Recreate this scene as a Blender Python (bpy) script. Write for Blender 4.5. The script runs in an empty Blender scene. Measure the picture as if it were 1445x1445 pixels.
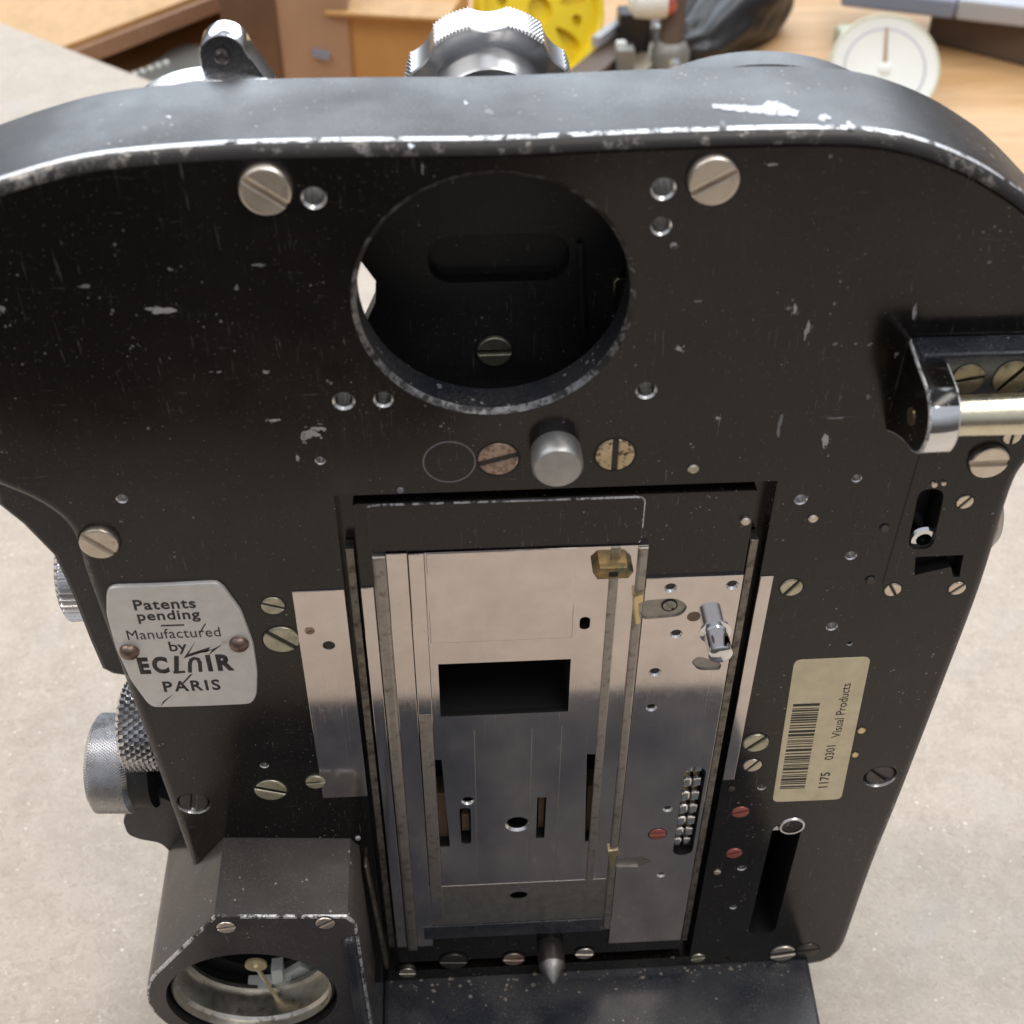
import bpy, bmesh, math, random
from mathutils import Vector, Matrix
random.seed(7)
S = 0.001                                   # everything below is measured in millimetres
scene = bpy.context.scene

# ------------------------------------------------------------------ camera, world, lamps, exposure
FPX, CPX = 1851.0, 722.5                    # focal length and centre in photograph pixels (1445 wide)
_X = Vector((0.99831055, -0.0349745, 0.04639867))      # world axes seen in the camera (right, down, forward)
_Y = Vector((-0.05788301, -0.66818041, 0.74174423))
_D = Vector((-0.00506054, 0.74317678, 0.66907598))
CAM = Vector((-7.73621464, -142.17122267, 167.37466262))

def ray(u, v):
    d = Vector((u - CPX, v - CPX, FPX))
    return Vector((_X.dot(d), _Y.dot(d), -_D.dot(d)))
def P(u, v, y=0.0):                         # measuring aid: photo point -> point of the upright plane y
    r = ray(u, v)
    return CAM + r * ((y - CAM.y) / r.y)
def G(u, v, z):                             # photo point -> point of the level plane z
    r = ray(u, v)
    return CAM + r * ((z - CAM.z) / r.z)
def XZ(u, v, y=0.0):
    p = P(u, v, y)
    return (p.x, p.z)

cd = bpy.data.cameras.new('camera')
cam = bpy.data.objects.new('camera', cd)
scene.collection.objects.link(cam)
right = Vector((_X.x, _Y.x, -_D.x)); down = Vector((_X.y, _Y.y, -_D.y)); fwd = Vector((_X.z, _Y.z, -_D.z))
m = Matrix((( right.x, -down.x, -fwd.x), (right.y, -down.y, -fwd.y), (right.z, -down.z, -fwd.z))).to_4x4()
m.translation = CAM * S
cam.matrix_world = m
cd.sensor_width = 36; cd.sensor_height = 36; cd.sensor_fit = 'HORIZONTAL'
cd.lens = 36 * FPX / 1445
cd.clip_start = 0.01; cd.clip_end = 30
cd.dof.use_dof = True; cd.dof.focus_distance = 0.222; cd.dof.aperture_fstop = 34
scene.camera = cam

world = bpy.data.worlds.new('World'); scene.world = world; world.use_nodes = True
wt = world.node_tree; wt.nodes.clear()
wo = wt.nodes.new('ShaderNodeOutputWorld'); wb = wt.nodes.new('ShaderNodeBackground')
wc = wt.nodes.new('ShaderNodeTexCoord'); ws = wt.nodes.new('ShaderNodeSeparateXYZ'); wr = wt.nodes.new('ShaderNodeValToRGB')
wm = wt.nodes.new('ShaderNodeMapRange'); wm.inputs[1].default_value = -1; wm.inputs[2].default_value = 1
wt.links.new(wc.outputs['Generated'], ws.inputs[0]); wt.links.new(ws.outputs['Z'], wm.inputs[0])
wt.links.new(wm.outputs[0], wr.inputs[0])
el = wr.color_ramp.elements
el[0].position = 0.0; el[0].color = (0.05, 0.045, 0.04, 1)
el[1].position = 1.0; el[1].color = (0.55, 0.57, 0.62, 1)
for p_, c_ in ((0.48, (0.10, 0.09, 0.08, 1)), (0.56, (0.24, 0.24, 0.25, 1)), (0.72, (0.55, 0.57, 0.62, 1))):
    e = el.new(p_); e.color = c_
wt.links.new(wr.outputs[0], wb.inputs['Color']); wb.inputs['Strength'].default_value = 0.85
wt.links.new(wb.outputs[0], wo.inputs[0])

def lamp(name, loc, target, sx, sy, power, color):
    d = bpy.data.lights.new(name, 'AREA'); d.shape = 'RECTANGLE'; d.size = sx; d.size_y = sy
    d.energy = power; d.color = color
    o = bpy.data.objects.new(name, d); scene.collection.objects.link(o)
    o.location = loc
    o.rotation_euler = (Vector(target) - Vector(loc)).to_track_quat('-Z', 'Y').to_euler()
lamp('added_back_panel', (0.0, 1.75, 0.95), (0, 0.0, 0.05), 2.4, 0.85, 30.0, (0.80, 0.90, 1.0))  # panel added out of view behind, to brighten the camera's top face
lamp('ceiling_lamp', (0.62, 0.70, 1.25), (0.06, 0.0, -0.09), 0.55, 0.55, 8.0, (0.95, 0.97, 1.0))
lamp('ceiling_lamp', (0.55, -0.30, 1.35), (0.1, 0.1, 0), 1.2, 0.25, 7.5, (1.0, 0.94, 0.87))
lamp('ceiling_lamp', (-0.02, 0.38, 1.30), (0, 0.05, 0), 0.35, 0.5, 2.0, (0.97, 0.98, 1.0))
lamp('ceiling_lamp', (-0.75, 0.10, 1.10), (0, 0.1, 0), 0.25, 0.9, 8.0, (1.0, 0.96, 0.91))

scene.view_settings.view_transform = 'Standard'; scene.view_settings.look = 'None'
scene.view_settings.exposure = 0.12; scene.view_settings.gamma = 1.0
scene.view_settings.use_curve_mapping = False
scene.render.engine = 'CYCLES'

# ------------------------------------------------------------------ materials
class NT:
    def __init__(self, name):
        self.m = bpy.data.materials.new(name); self.m.use_nodes = True
        self.t = self.m.node_tree
        self.b = self.t.nodes['Principled BSDF']
        self.tc = self.t.nodes.new('ShaderNodeTexCoord')
        self.mp = self.t.nodes.new('ShaderNodeMapping'); self.mp.inputs['Scale'].default_value = (1000, 1000, 1000)
        self.t.links.new(self.tc.outputs['Object'], self.mp.inputs[0])
        self.co = self.mp.outputs[0]
    def link(self, a, b): self.t.links.new(a, b)
    def mapping(self, scale):
        n = self.t.nodes.new('ShaderNodeMapping'); n.inputs['Scale'].default_value = scale
        self.link(self.co, n.inputs[0]); return n.outputs[0]
    def noise(self, scale, detail=4, rough=0.6, co=None, dist=0.0):
        n = self.t.nodes.new('ShaderNodeTexNoise'); n.inputs['Scale'].default_value = scale
        n.inputs['Detail'].default_value = detail; n.inputs['Roughness'].default_value = rough
        n.inputs['Distortion'].default_value = dist
        self.link(co or self.co, n.inputs['Vector']); return n.outputs['Fac']
    def voro(self, scale, co=None, feature='F1', out='Distance'):
        n = self.t.nodes.new('ShaderNodeTexVoronoi'); n.inputs['Scale'].default_value = scale; n.feature = feature
        self.link(co or self.co, n.inputs['Vector']); return n.outputs[out]
    def rng(self, v, a, b, c=0.0, d=1.0):
        n = self.t.nodes.new('ShaderNodeMapRange'); n.clamp = True
        for i, x in zip((1, 2, 3, 4), (a, b, c, d)): n.inputs[i].default_value = x
        self.link(v, n.inputs[0]); return n.outputs[0]
    def math(self, op, a, b):
        n = self.t.nodes.new('ShaderNodeMath'); n.operation = op
        for i, x in ((0, a), (1, b)):
            if isinstance(x, (int, float)): n.inputs[i].default_value = x
            else: self.link(x, n.inputs[i])
        return n.outputs[0]
    def mix(self, f, a, b):
        n = self.t.nodes.new('ShaderNodeMix'); n.data_type = 'RGBA'
        for i, x in ((0, f), (6, a), (7, b)):
            if isinstance(x, (int, float)): n.inputs[i].default_value = x
            elif isinstance(x, tuple): n.inputs[i].default_value = (*x, 1)
            else: self.link(x, n.inputs[i])
        return n.outputs[2]
    def set(self, **k):
        for key, v in k.items():
            s = self.b.inputs[{'col': 'Base Color', 'met': 'Metallic', 'rough': 'Roughness', 'spec': 'Specular IOR Level'}[key]]
            if isinstance(v, tuple): s.default_value = (*v, 1)
            elif isinstance(v, (int, float)): s.default_value = v
            else: self.link(v, s)
    def bump(self, h, dist_mm, strength=1.0):
        n = self.t.nodes.new('ShaderNodeBump'); n.inputs['Distance'].default_value = dist_mm * S
        n.inputs['Strength'].default_value = strength
        self.link(h, n.inputs['Height']); self.link(n.outputs[0], self.b.inputs['Normal'])
    def bump2(self, h1, d1, h2, d2):
        n = self.t.nodes.new('ShaderNodeBump'); n.inputs['Distance'].default_value = d1 * S; self.link(h1, n.inputs['Height'])
        k = self.t.nodes.new('ShaderNodeBump'); k.inputs['Distance'].default_value = d2 * S; self.link(h2, k.inputs['Height'])
        self.link(n.outputs[0], k.inputs['Normal']); self.link(k.outputs[0], self.b.inputs['Normal'])

def mat_paint(name, base=(0.0045, 0.0034, 0.0028), rough=(0.10, 0.16), specks=1.0, scratches=1.0, grime_shade=0.0, dustcol=(0.30, 0.29, 0.27)):
    n = NT(name)
    sp = n.voro(0.85)                                               # round dust specks of unequal size
    big = n.noise(0.09, 3)
    lim = n.math('MULTIPLY', n.rng(n.noise(0.55, 2), 0.44, 0.80, 0.0, 0.36), n.rng(big, 0.42, 0.64, 0.10, 1.15))
    f1 = n.math('MULTIPLY', n.math('LESS_THAN', sp, lim), 0.75 * specks)
    fine = n.voro(3.0)
    f2 = n.math('MULTIPLY', n.math('LESS_THAN', fine, n.rng(n.noise(1.7, 2), 0.47, 0.80, 0.0, 0.34)), 0.50 * specks)
    s1 = n.noise(1.0, 3, 0.7, n.mapping((2.6, 2.6, 0.16)), 0.6)     # upright hairline scratches
    s2 = n.noise(1.0, 3, 0.7, n.mapping((0.14, 2.0, 3.2)), 0.8)     # level ones
    gate = n.rng(n.noise(0.10, 3), 0.44, 0.62)
    f3 = n.math('MULTIPLY', n.math('MAXIMUM', n.rng(s1, 0.655, 0.70), n.rng(s2, 0.68, 0.72)), gate)
    f3 = n.math('MULTIPLY', f3, 0.5 * scratches)
    f = n.math('MAXIMUM', n.math('MAXIMUM', f1, f2), f3)
    haze = n.rng(n.noise(0.045, 4), 0.42, 0.72, 0.0, 0.03 + grime_shade)
    c0 = n.mix(haze, base, (0.16, 0.15, 0.14))
    smear = n.math('MULTIPLY', n.rng(n.noise(1.0, 4, 0.7, n.mapping((1.1, 1.1, 0.10)), 1.0), 0.50, 0.75), n.rng(n.noise(0.03, 2), 0.45, 0.7))
    c0 = n.mix(n.math('MULTIPLY', smear, 0.14), c0, (0.10, 0.095, 0.09))
    if grime_shade > 0:
        g = n.math('MULTIPLY', n.rng(n.noise(2.4, 5, 0.75), 0.50, 0.72), n.rng(n.noise(0.12, 3), 0.35, 0.65))
        c0 = n.mix(n.math('MULTIPLY', g, min(0.9, grime_shade * 3)), c0, (0.20, 0.195, 0.185))
    n.set(col=n.mix(f, c0, dustcol), spec=0.5)
    r = n.rng(n.noise(0.05, 5, 0.6), 0.33, 0.67, rough[0] - 0.02, rough[1] + 0.07)
    r2 = n.math('ADD', r, n.math('MULTIPLY', f, 0.35))
    n.set(rough=r2)
    n.bump2(n.noise(0.35, 3), 0.010, n.noise(4.0, 4, 0.7), 0.007)
    return n.m

def mat_metal(name, col, rough=(0.2, 0.3), tint=None, brush=None, met=1.0, bump=0.004, stain=None, stain_lim=(0.5, 0.7), sscale=0.6, scratch=False):
    n = NT(name)
    base = n.mix(n.rng(n.noise(0.35, 4), 0.35, 0.7), col, tint or tuple(c * 0.82 for c in col))
    if stain:
        base = n.mix(n.rng(n.noise(sscale, 5, 0.7), *stain_lim), base, stain)
    rr = n.rng(n.noise(0.8, 5, 0.7), 0.3, 0.7, *rough)
    if scratch:                                                     # film-run scratches, fingermarks, oil
        v_ = n.rng(n.noise(1.0, 3, 0.7, n.mapping((5.0, 5.0, 0.05)), 0.4), 0.60, 0.70)
        h_ = n.rng(n.noise(1.0, 3, 0.7, n.mapping((0.3, 3.0, 4.0)), 1.2), 0.66, 0.70)
        sm = n.rng(n.noise(0.22, 5, 0.65), 0.52, 0.72)
        rr = n.math('ADD', rr, n.math('ADD', n.math('MULTIPLY', v_, 0.10), n.math('ADD', n.math('MULTIPLY', h_, 0.12), n.math('MULTIPLY', sm, 0.035))))
        base = n.mix(n.math('MULTIPLY', sm, 0.16), base, (0.45, 0.41, 0.37))
        sp = n.math('LESS_THAN', n.voro(1.1), n.rng(n.noise(0.7, 2), 0.56, 0.85, 0.0, 0.22))
        base = n.mix(n.math('MULTIPLY', sp, 0.7), base, (0.25, 0.22, 0.19))
    n.set(col=base, met=met, rough=rr)
    h = n.noise(1.0, 4, 0.7, n.mapping(brush)) if brush else n.noise(6.0, 3)
    n.bump(h, bump)
    return n.m

def mat_plain(name, col, rough=0.5, var=0.15, scale=0.2, met=0.0, bump=0.0):
    n = NT(name)
    n.set(col=n.mix(n.rng(n.noise(scale, 4), 0.3, 0.7), col, tuple(c * (1 - var) for c in col)), rough=rough, met=met)
    if bump: n.bump(n.noise(scale * 10, 3), bump)
    return n.m

def mat_worn(name, bias=0.0, c1=(0.78, 0.79, 0.81), c2=(0.55, 0.55, 0.56)):                                        # paint rubbed through to bright metal
    n = NT(name)
    w = n.math('ADD', n.noise(0.55, 5, 0.75), n.math('MULTIPLY', n.math('SUBTRACT', n.noise(0.10, 2), 0.5), 0.5))
    f = n.rng(w, 0.46 - bias, 0.56 - bias)
    n.set(col=n.mix(f, (0.02, 0.018, 0.017), n.mix(n.rng(n.noise(1.6, 4), 0.3, 0.7), c1, c2)), met=n.math('MULTIPLY', f, 0.8), rough=n.rng(f, 0, 1, 0.42, 0.46))
    n.bump(n.noise(1.2, 4), 0.03)
    return n.m

def mat_wood(name, a, b, scale=(0.006, 0.05, 0.05), planks=None):
    n = NT(name)
    g = n.noise(1.0, 6, 0.65, n.mapping(scale), 0.8)
    fine = n.noise(1.0, 4, 0.7, n.mapping(tuple(s * 8 for s in scale)))
    col = n.mix(n.rng(g, 0.35, 0.65), a, b)
    col = n.mix(n.rng(fine, 0.45, 0.75, 0, 0.35), col, tuple(c * 0.55 for c in a))
    n.set(col=col, rough=0.5)
    return n.m

def mat_table():
    n = NT('speckled_beige_laminate')
    m1 = n.rng(n.noise(0.09, 5, 0.65), 0.40, 0.62)
    c = n.mix(m1, (0.445, 0.378, 0.308), (0.395, 0.333, 0.268))
    m2 = n.rng(n.noise(0.34, 6, 0.74, dist=1.2), 0.50, 0.66, 0, 0.7)
    c = n.mix(m2, c, (0.52, 0.45, 0.37))
    m3 = n.rng(n.noise(0.50, 7, 0.80, dist=1.4), 0.50, 0.66, 0, 0.75)
    c = n.mix(m3, c, (0.31, 0.25, 0.195))
    m4 = n.rng(n.noise(0.035, 3, 0.5), 0.60, 0.75, 0, 0.30)
    c = n.mix(m4, c, (0.40, 0.385, 0.385))
    m5 = n.math('MULTIPLY', n.math('LESS_THAN', n.voro(0.45), n.rng(n.noise(0.3, 2), 0.45, 0.8, 0.0, 0.30)), 0.6)
    c = n.mix(m5, c, (0.70, 0.67, 0.62))
    n.set(col=c, rough=0.55)
    n.bump(n.noise(1.3, 4), 0.12)
    return n.m

M = {}
M['paint'] = mat_paint('black_enamel', specks=0.85, scratches=0.75)
M['paint_top'] = mat_paint('rubbed_lit_black_enamel', base=(0.022, 0.022, 0.024), rough=(0.32, 0.44), specks=1.3, scratches=1.4, grime_shade=0.15)  # scratched; base and haze lightened to imitate reflected light on the top face
M['paint_dusty'] = mat_paint('dusty_black_enamel', base=(0.015, 0.0175, 0.025), rough=(0.22, 0.36), specks=1.4, grime_shade=0.24)
M['paint_block'] = mat_paint('greyed_enamel', base=(0.042, 0.038, 0.036), rough=(0.24, 0.36), specks=1.3, grime_shade=0.16)
M['paint_dull'] = mat_paint('dull_black', base=(0.010, 0.010, 0.010), rough=(0.38, 0.55), specks=0.7)
M['worn'] = mat_worn('worn_edge', 0.075, (0.86, 0.87, 0.89), (0.60, 0.60, 0.61))
M['ring_edge'] = mat_worn('rubbed_ring_edge', -0.01, (0.34, 0.34, 0.35), (0.18, 0.18, 0.18))
M['worn_glint'] = mat_worn('chipped_glint_edge', 0.02)
M['worn_low'] = mat_worn('slightly_worn_edge', -0.10, (0.30, 0.28, 0.26), (0.16, 0.15, 0.14))
M['rim'] = mat_paint('rubbed_rim', base=(0.022, 0.022, 0.022), rough=(0.24, 0.36), specks=1.8, scratches=1.6, grime_shade=0.26)
M['chip'] = mat_metal('bare_aluminium_chip', (0.56, 0.56, 0.58), (0.5, 0.65), tint=(0.42, 0.42, 0.43), met=0.6, stain=(0.10, 0.10, 0.10), stain_lim=(0.56, 0.66), sscale=1.6)
M['chip_dull'] = mat_plain('dull_grey_scuff', (0.20, 0.21, 0.22), 0.6)
M['crumb'] = mat_plain('tan_crumb', (0.34, 0.27, 0.19), 0.8, 0.4, 1.0)
M['chip_faint'] = mat_plain('faint_grey_scuff', (0.075, 0.08, 0.085), 0.5)
M['hole'] = mat_metal('bright_drilled_metal', (0.80, 0.80, 0.79), (0.22, 0.34))
M['dark'] = mat_plain('black_void', (0.006, 0.006, 0.006), 0.6)
M['steel'] = mat_metal('ground_steel', (0.73, 0.675, 0.65), (0.055, 0.09), tint=(0.67, 0.625, 0.61), brush=(3.0, 3.0, 5.0), bump=0.0011, scratch=True)
M['steel_dull'] = mat_metal('matt_worn_steel', (0.50, 0.47, 0.44), (0.36, 0.5), tint=(0.42, 0.39, 0.35), stain=(0.22, 0.19, 0.15), stain_lim=(0.52, 0.72), bump=0.02)
M['steel_dirty'] = mat_metal('stained_steel', (0.46, 0.44, 0.41), (0.38, 0.5), tint=(0.38, 0.36, 0.33), stain=(0.34, 0.32, 0.29), stain_lim=(0.45, 0.7), bump=0.012)
M['ring_metal'] = mat_metal('dull_ring_metal', (0.82, 0.79, 0.72), (0.3, 0.42), tint=(0.62, 0.59, 0.52), stain=(0.30, 0.27, 0.22), stain_lim=(0.56, 0.72), bump=0.01)
M['strip'] = mat_metal('grimy_metal_strip', (0.34, 0.31, 0.27), (0.4, 0.55), tint=(0.26, 0.24, 0.21), stain=(0.09, 0.08, 0.07), stain_lim=(0.45, 0.66), bump=0.03)
M['nickel'] = mat_metal('aged_nickel', (0.84, 0.76, 0.66), (0.32, 0.46), tint=(0.72, 0.64, 0.54), stain=(0.36, 0.29, 0.20), stain_lim=(0.60, 0.78), bump=0.02)
M['lit_cone_metal'] = mat_metal('lit_grey_metal', (0.36, 0.35, 0.34), (0.36, 0.5), tint=(0.20, 0.19, 0.18), bump=0.03)
M['nickel_dirty'] = mat_metal('oily_nickel', (0.30, 0.26, 0.19), (0.38, 0.52), tint=(0.17, 0.15, 0.11), stain=(0.07, 0.06, 0.05), stain_lim=(0.54, 0.66), bump=0.03)
M['nickel_green'] = mat_metal('tarnished_brass', (0.68, 0.66, 0.53), (0.36, 0.5), tint=(0.52, 0.50, 0.38), stain=(0.32, 0.34, 0.20), stain_lim=(0.52, 0.75), bump=0.02)
M['rust'] = mat_metal('rusty_screw', (0.60, 0.46, 0.38), (0.4, 0.55), tint=(0.42, 0.30, 0.24), stain=(0.20, 0.12, 0.08), stain_lim=(0.46, 0.62), met=0.8, bump=0.03, sscale=1.1)
M['rustbrass'] = mat_metal('corroded_brass', (0.74, 0.60, 0.42), (0.38, 0.5), tint=(0.60, 0.46, 0.28), stain=(0.12, 0.08, 0.05), stain_lim=(0.52, 0.60), met=0.8, bump=0.03, sscale=0.9)
M['darkscrew'] = mat_metal('blackened_screw', (0.10, 0.09, 0.085), (0.3, 0.4), met=0.8, bump=0.01)
M['red'] = mat_metal('red_lacquer', (0.50, 0.17, 0.145), (0.3, 0.45), tint=(0.36, 0.08, 0.06), met=0.5, stain=(0.75, 0.5, 0.45), stain_lim=(0.62, 0.72), sscale=1.5)
M['chrome'] = mat_metal('chrome', (0.86, 0.87, 0.89), (0.06, 0.12), tint=(0.80, 0.81, 0.83), bump=0.001)
M['alu'] = mat_metal('satin_aluminium', (0.82, 0.82, 0.83), (0.24, 0.33), tint=(0.74, 0.74, 0.76), bump=0.004)
M['alu_turn'] = mat_metal('turned_aluminium', (0.84, 0.84, 0.84), (0.16, 0.24), tint=(0.78, 0.78, 0.79), bump=0.001)
M['alu_grey'] = mat_metal('grey_cast_metal', (0.50, 0.50, 0.50), (0.36, 0.48), met=0.85, bump=0.02)
M['brass'] = mat_metal('brass', (0.80, 0.66, 0.38), (0.25, 0.35), tint=(0.7, 0.56, 0.30), bump=0.004)
M['pin_gold'] = mat_metal('pale_gold', (0.95, 0.82, 0.52), (0.35, 0.45), tint=(0.88, 0.74, 0.45), met=0.8)
M['brass_old'] = mat_metal('verdigris_brass', (0.42, 0.31, 0.15), (0.36, 0.5), tint=(0.27, 0.19, 0.09), stain=(0.14, 0.19, 0.14), stain_lim=(0.5, 0.64), bump=0.04)
M['rod'] = mat_metal('pale_brass_rod', (0.80, 0.75, 0.58), (0.24, 0.34), tint=(0.70, 0.65, 0.50), bump=0.003)
M['copper'] = mat_plain('brown_phosphor_strip', (0.30, 0.20, 0.12), 0.5, 0.4, 0.5, 0.3)
M['plate'] = mat_metal('etched_aluminium_plate', (0.80, 0.79, 0.78), (0.42, 0.55), tint=(0.72, 0.71, 0.69), met=0.55, bump=0.006, stain=(0.50, 0.46, 0.40), stain_lim=(0.60, 0.80), sscale=0.25)
M['grime_shade'] = mat_plain('dark_gap_ring', (0.010, 0.009, 0.008), 0.6, 0.3, 0.8)  # dark tone standing in for the shaded gap round screw heads
M['ink'] = mat_plain('dark_ink', (0.035, 0.03, 0.03), 0.5)
M['ink_grey'] = mat_plain('faded_ink', (0.055, 0.05, 0.045), 0.6, 0.4, 0.6)
M['paper'] = mat_plain('yellowed_paper', (0.84, 0.72, 0.48), 0.5, 0.20, 0.25)
M['rivet'] = mat_metal('brown_rivet', (0.26, 0.19, 0.16), (0.35, 0.45), bump=0.03)
M['table'] = mat_table()
M['wood'] = mat_wood('orange_pine', (0.50, 0.28, 0.115), (0.60, 0.38, 0.19), (0.004, 0.04, 0.04))
M['wood_board'] = mat_wood('honey_plywood', (0.46, 0.26, 0.09), (0.53, 0.32, 0.13), (0.02, 0.01, 0.02))
M['wood_edge'] = mat_wood('brown_wood', (0.30, 0.17, 0.10), (0.38, 0.22, 0.14), (0.01, 0.03, 0.03))
M['card'] = mat_plain('orange_cardboard', (0.52, 0.28, 0.09), 0.7, 0.15, 0.02)
M['tan'] = mat_plain('tan_cardboard', (0.42, 0.26, 0.16), 0.7, 0.2, 0.02)
M['brownpost'] = mat_plain('dark_brown_wood', (0.16, 0.085, 0.045), 0.6, 0.3, 0.03)
M['yellow'] = mat_plain('yellow_plastic', (0.80, 0.60, 0.02), 0.35, 0.08, 0.05)
M['black_cloth'] = mat_plain('black_vinyl', (0.012, 0.012, 0.014), 0.4, 0.3, 0.04)
M['greymetal'] = mat_plain('grey_sheet_metal', (0.24, 0.24, 0.22), 0.45, 0.2, 0.04, 0.3)
M['beigemetal'] = mat_plain('beige_metal', (0.42, 0.36, 0.27), 0.45, 0.3, 0.05, 0.4)
M['white'] = mat_plain('white_enamel', (0.74, 0.76, 0.72), 0.4, 0.06, 0.03)
M['offwhite'] = mat_plain('cream_enamel', (0.62, 0.62, 0.48), 0.4, 0.1, 0.03)
M['olive'] = mat_plain('pale_olive_enamel', (0.40, 0.40, 0.29), 0.5, 0.15, 0.03)
M['greyplastic'] = mat_plain('pale_grey_plastic', (0.42, 0.43, 0.47), 0.4, 0.1, 0.01)
M['blueplastic'] = mat_plain('dull_blue_plastic', (0.24, 0.27, 0.36), 0.4, 0.1, 0.01)
M['browndark'] = mat_plain('brown_leatherette', (0.12, 0.08, 0.06), 0.6, 0.3, 0.03)
M['floor'] = mat_plain('dark_floor', (0.10, 0.085, 0.07), 0.7, 0.2, 0.01)

# ------------------------------------------------------------------ mesh helpers (all in mm)
def finish(name, bm, mats, parent=None, smooth=40):
    bmesh.ops.recalc_face_normals(bm, faces=bm.faces)
    lo = Vector((1e9,) * 3); hi = -lo
    for v in bm.verts:
        for i in range(3):
            lo[i] = min(lo[i], v.co[i]); hi[i] = max(hi[i], v.co[i])
    c = (lo + hi) / 2
    for v in bm.verts: v.co = (v.co - c) * S
    if smooth:
        lim = math.radians(smooth)
        for e in bm.edges:
            if len(e.link_faces) == 2 and e.calc_face_angle(0) > lim: e.smooth = False
    me = bpy.data.meshes.new(name); bm.to_mesh(me); bm.free()
    for mm in (mats if isinstance(mats, (list, tuple)) else [mats]): me.materials.append(mm)
    o = bpy.data.objects.new(name, me); scene.collection.objects.link(o)
    o.location = c * S
    if parent:
        o.parent = parent
        w = Vector((0, 0, 0)); q = parent
        while q: w += q.location; q = q.parent
        o.location = c * S - w
    return o
def empty(name, loc):
    o = bpy.data.objects.new(name, None); scene.collection.objects.link(o)
    o.empty_display_size = 0.02; o.location = Vector(loc) * S; return o
def tag(o, label, cat, group=None, kind=None):
    if label: o['label'] = label
    if cat: o['category'] = cat
    if group: o['group'] = group
    if kind: o['kind'] = kind
    return o

def prism(bm, poly, y0, y1, bev=0.0, seg=2, mi=0, mbev=None):
    """outline in (x, z) from the back y0 to the front y1 (y1 < y0), front rim bevelled"""
    b = bmesh.new()
    a = [b.verts.new((x, y1, z)) for x, z in poly]
    c = [b.verts.new((x, y0, z)) for x, z in poly]
    n = len(poly)
    f = b.faces.new(a); b.faces.new(list(reversed(c)))
    for i in range(n): b.faces.new((a[i], c[i], c[(i + 1) % n], a[(i + 1) % n])).smooth = n > 4
    for q in b.faces: q.material_index = mi
    bmesh.ops.recalc_face_normals(b, faces=b.faces)
    if bev > 0:
        r = bmesh.ops.bevel(b, geom=list(f.edges), offset=bev, segments=seg, profile=0.5, affect='EDGES', clamp_overlap=True)
        for q in r['faces']:
            q.smooth = True
            if mbev is not None: q.material_index = mbev
    merge(bm, b)
def merge(bm, b):
    me = bpy.data.meshes.new('tmp'); b.to_mesh(me); b.free(); bm.from_mesh(me); bpy.data.meshes.remove(me)
def rect(x0, x1, z0, z1): return [(x0, z0), (x1, z0), (x1, z1), (x0, z1)]
def rrect(x0, x1, z0, z1, r, n=5):
    out = []
    for cx, cz, a0 in ((x1 - r, z0 + r, -90), (x1 - r, z1 - r, 0), (x0 + r, z1 - r, 90), (x0 + r, z0 + r, 180)):
        for i in range(n + 1):
            a = math.radians(a0 + 90 * i / n); out.append((cx + r * math.cos(a), cz + r * math.sin(a)))
    return out
def rpoly(pts, r, n=4):                                             # any convex-ish outline with rounded corners
    out = []; N = len(pts)
    for i in range(N):
        p = Vector(pts[i]); a = (Vector(pts[i - 1]) - p); b = (Vector(pts[(i + 1) % N]) - p)
        ra = min(r, a.length * .45); rb = min(r, b.length * .45)
        A = p + a.normalized() * ra; B = p + b.normalized() * rb
        for k in range(n + 1):
            t = k / n; q = A * (1 - t) ** 2 + p * 2 * t * (1 - t) + B * t * t; out.append((q.x, q.y))
    return out
def circ(cx, cz, r, n=32, rz=None):
    rz = rz or r
    return [(cx + r * math.cos(2 * math.pi * i / n), cz + rz * math.sin(2 * math.pi * i / n)) for i in range(n)]
def box(bm, x0, x1, y0, y1, z0, z1, bev=0.0, mi=0):
    b = bmesh.new(); bmesh.ops.create_cube(b, size=1)
    for v in b.verts: v.co = Vector(((x0 + x1) / 2 + v.co.x * (x1 - x0), (y0 + y1) / 2 + v.co.y * (y1 - y0), (z0 + z1) / 2 + v.co.z * (z1 - z0)))
    for f in b.faces: f.material_index = mi
    if bev:
        r = bmesh.ops.bevel(b, geom=list(b.edges), offset=bev, segments=2, profile=0.5, affect='EDGES')
        for q in r['faces']: q.smooth = True
    merge(bm, b)
def lathe(bm, prof, org, axis, seg=48, rf=None, mi=0, cap=True, mis=None):
    """prof: (radius, distance along axis); rf(angle, row) scales the radius"""
    axis = Vector(axis).normalized(); org = Vector(org)
    t = Vector((0, 0, 1)) if abs(axis.z) < .9 else Vector((1, 0, 0))
    e1 = axis.cross(t).normalized(); e2 = axis.cross(e1).normalized()
    rows = []
    for k, (r, d) in enumerate(prof):
        row = []
        for i in range(seg):
            a = 2 * math.pi * i / seg
            rr = r + (rf(a, k, i) if rf else 0)
            row.append(bm.verts.new(org + axis * d + e1 * (rr * math.cos(a)) + e2 * (rr * math.sin(a))))
        rows.append(row)
    for k in range(len(rows) - 1):
        for i in range(seg):
            f = bm.faces.new((rows[k][i], rows[k][(i + 1) % seg], rows[k + 1][(i + 1) % seg], rows[k + 1][i]))
            f.material_index = mis[k] if mis else mi; f.smooth = True
    if cap:
        for row in (rows[0], rows[-1]):
            f = bm.faces.new(row); f.material_index = mi
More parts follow.
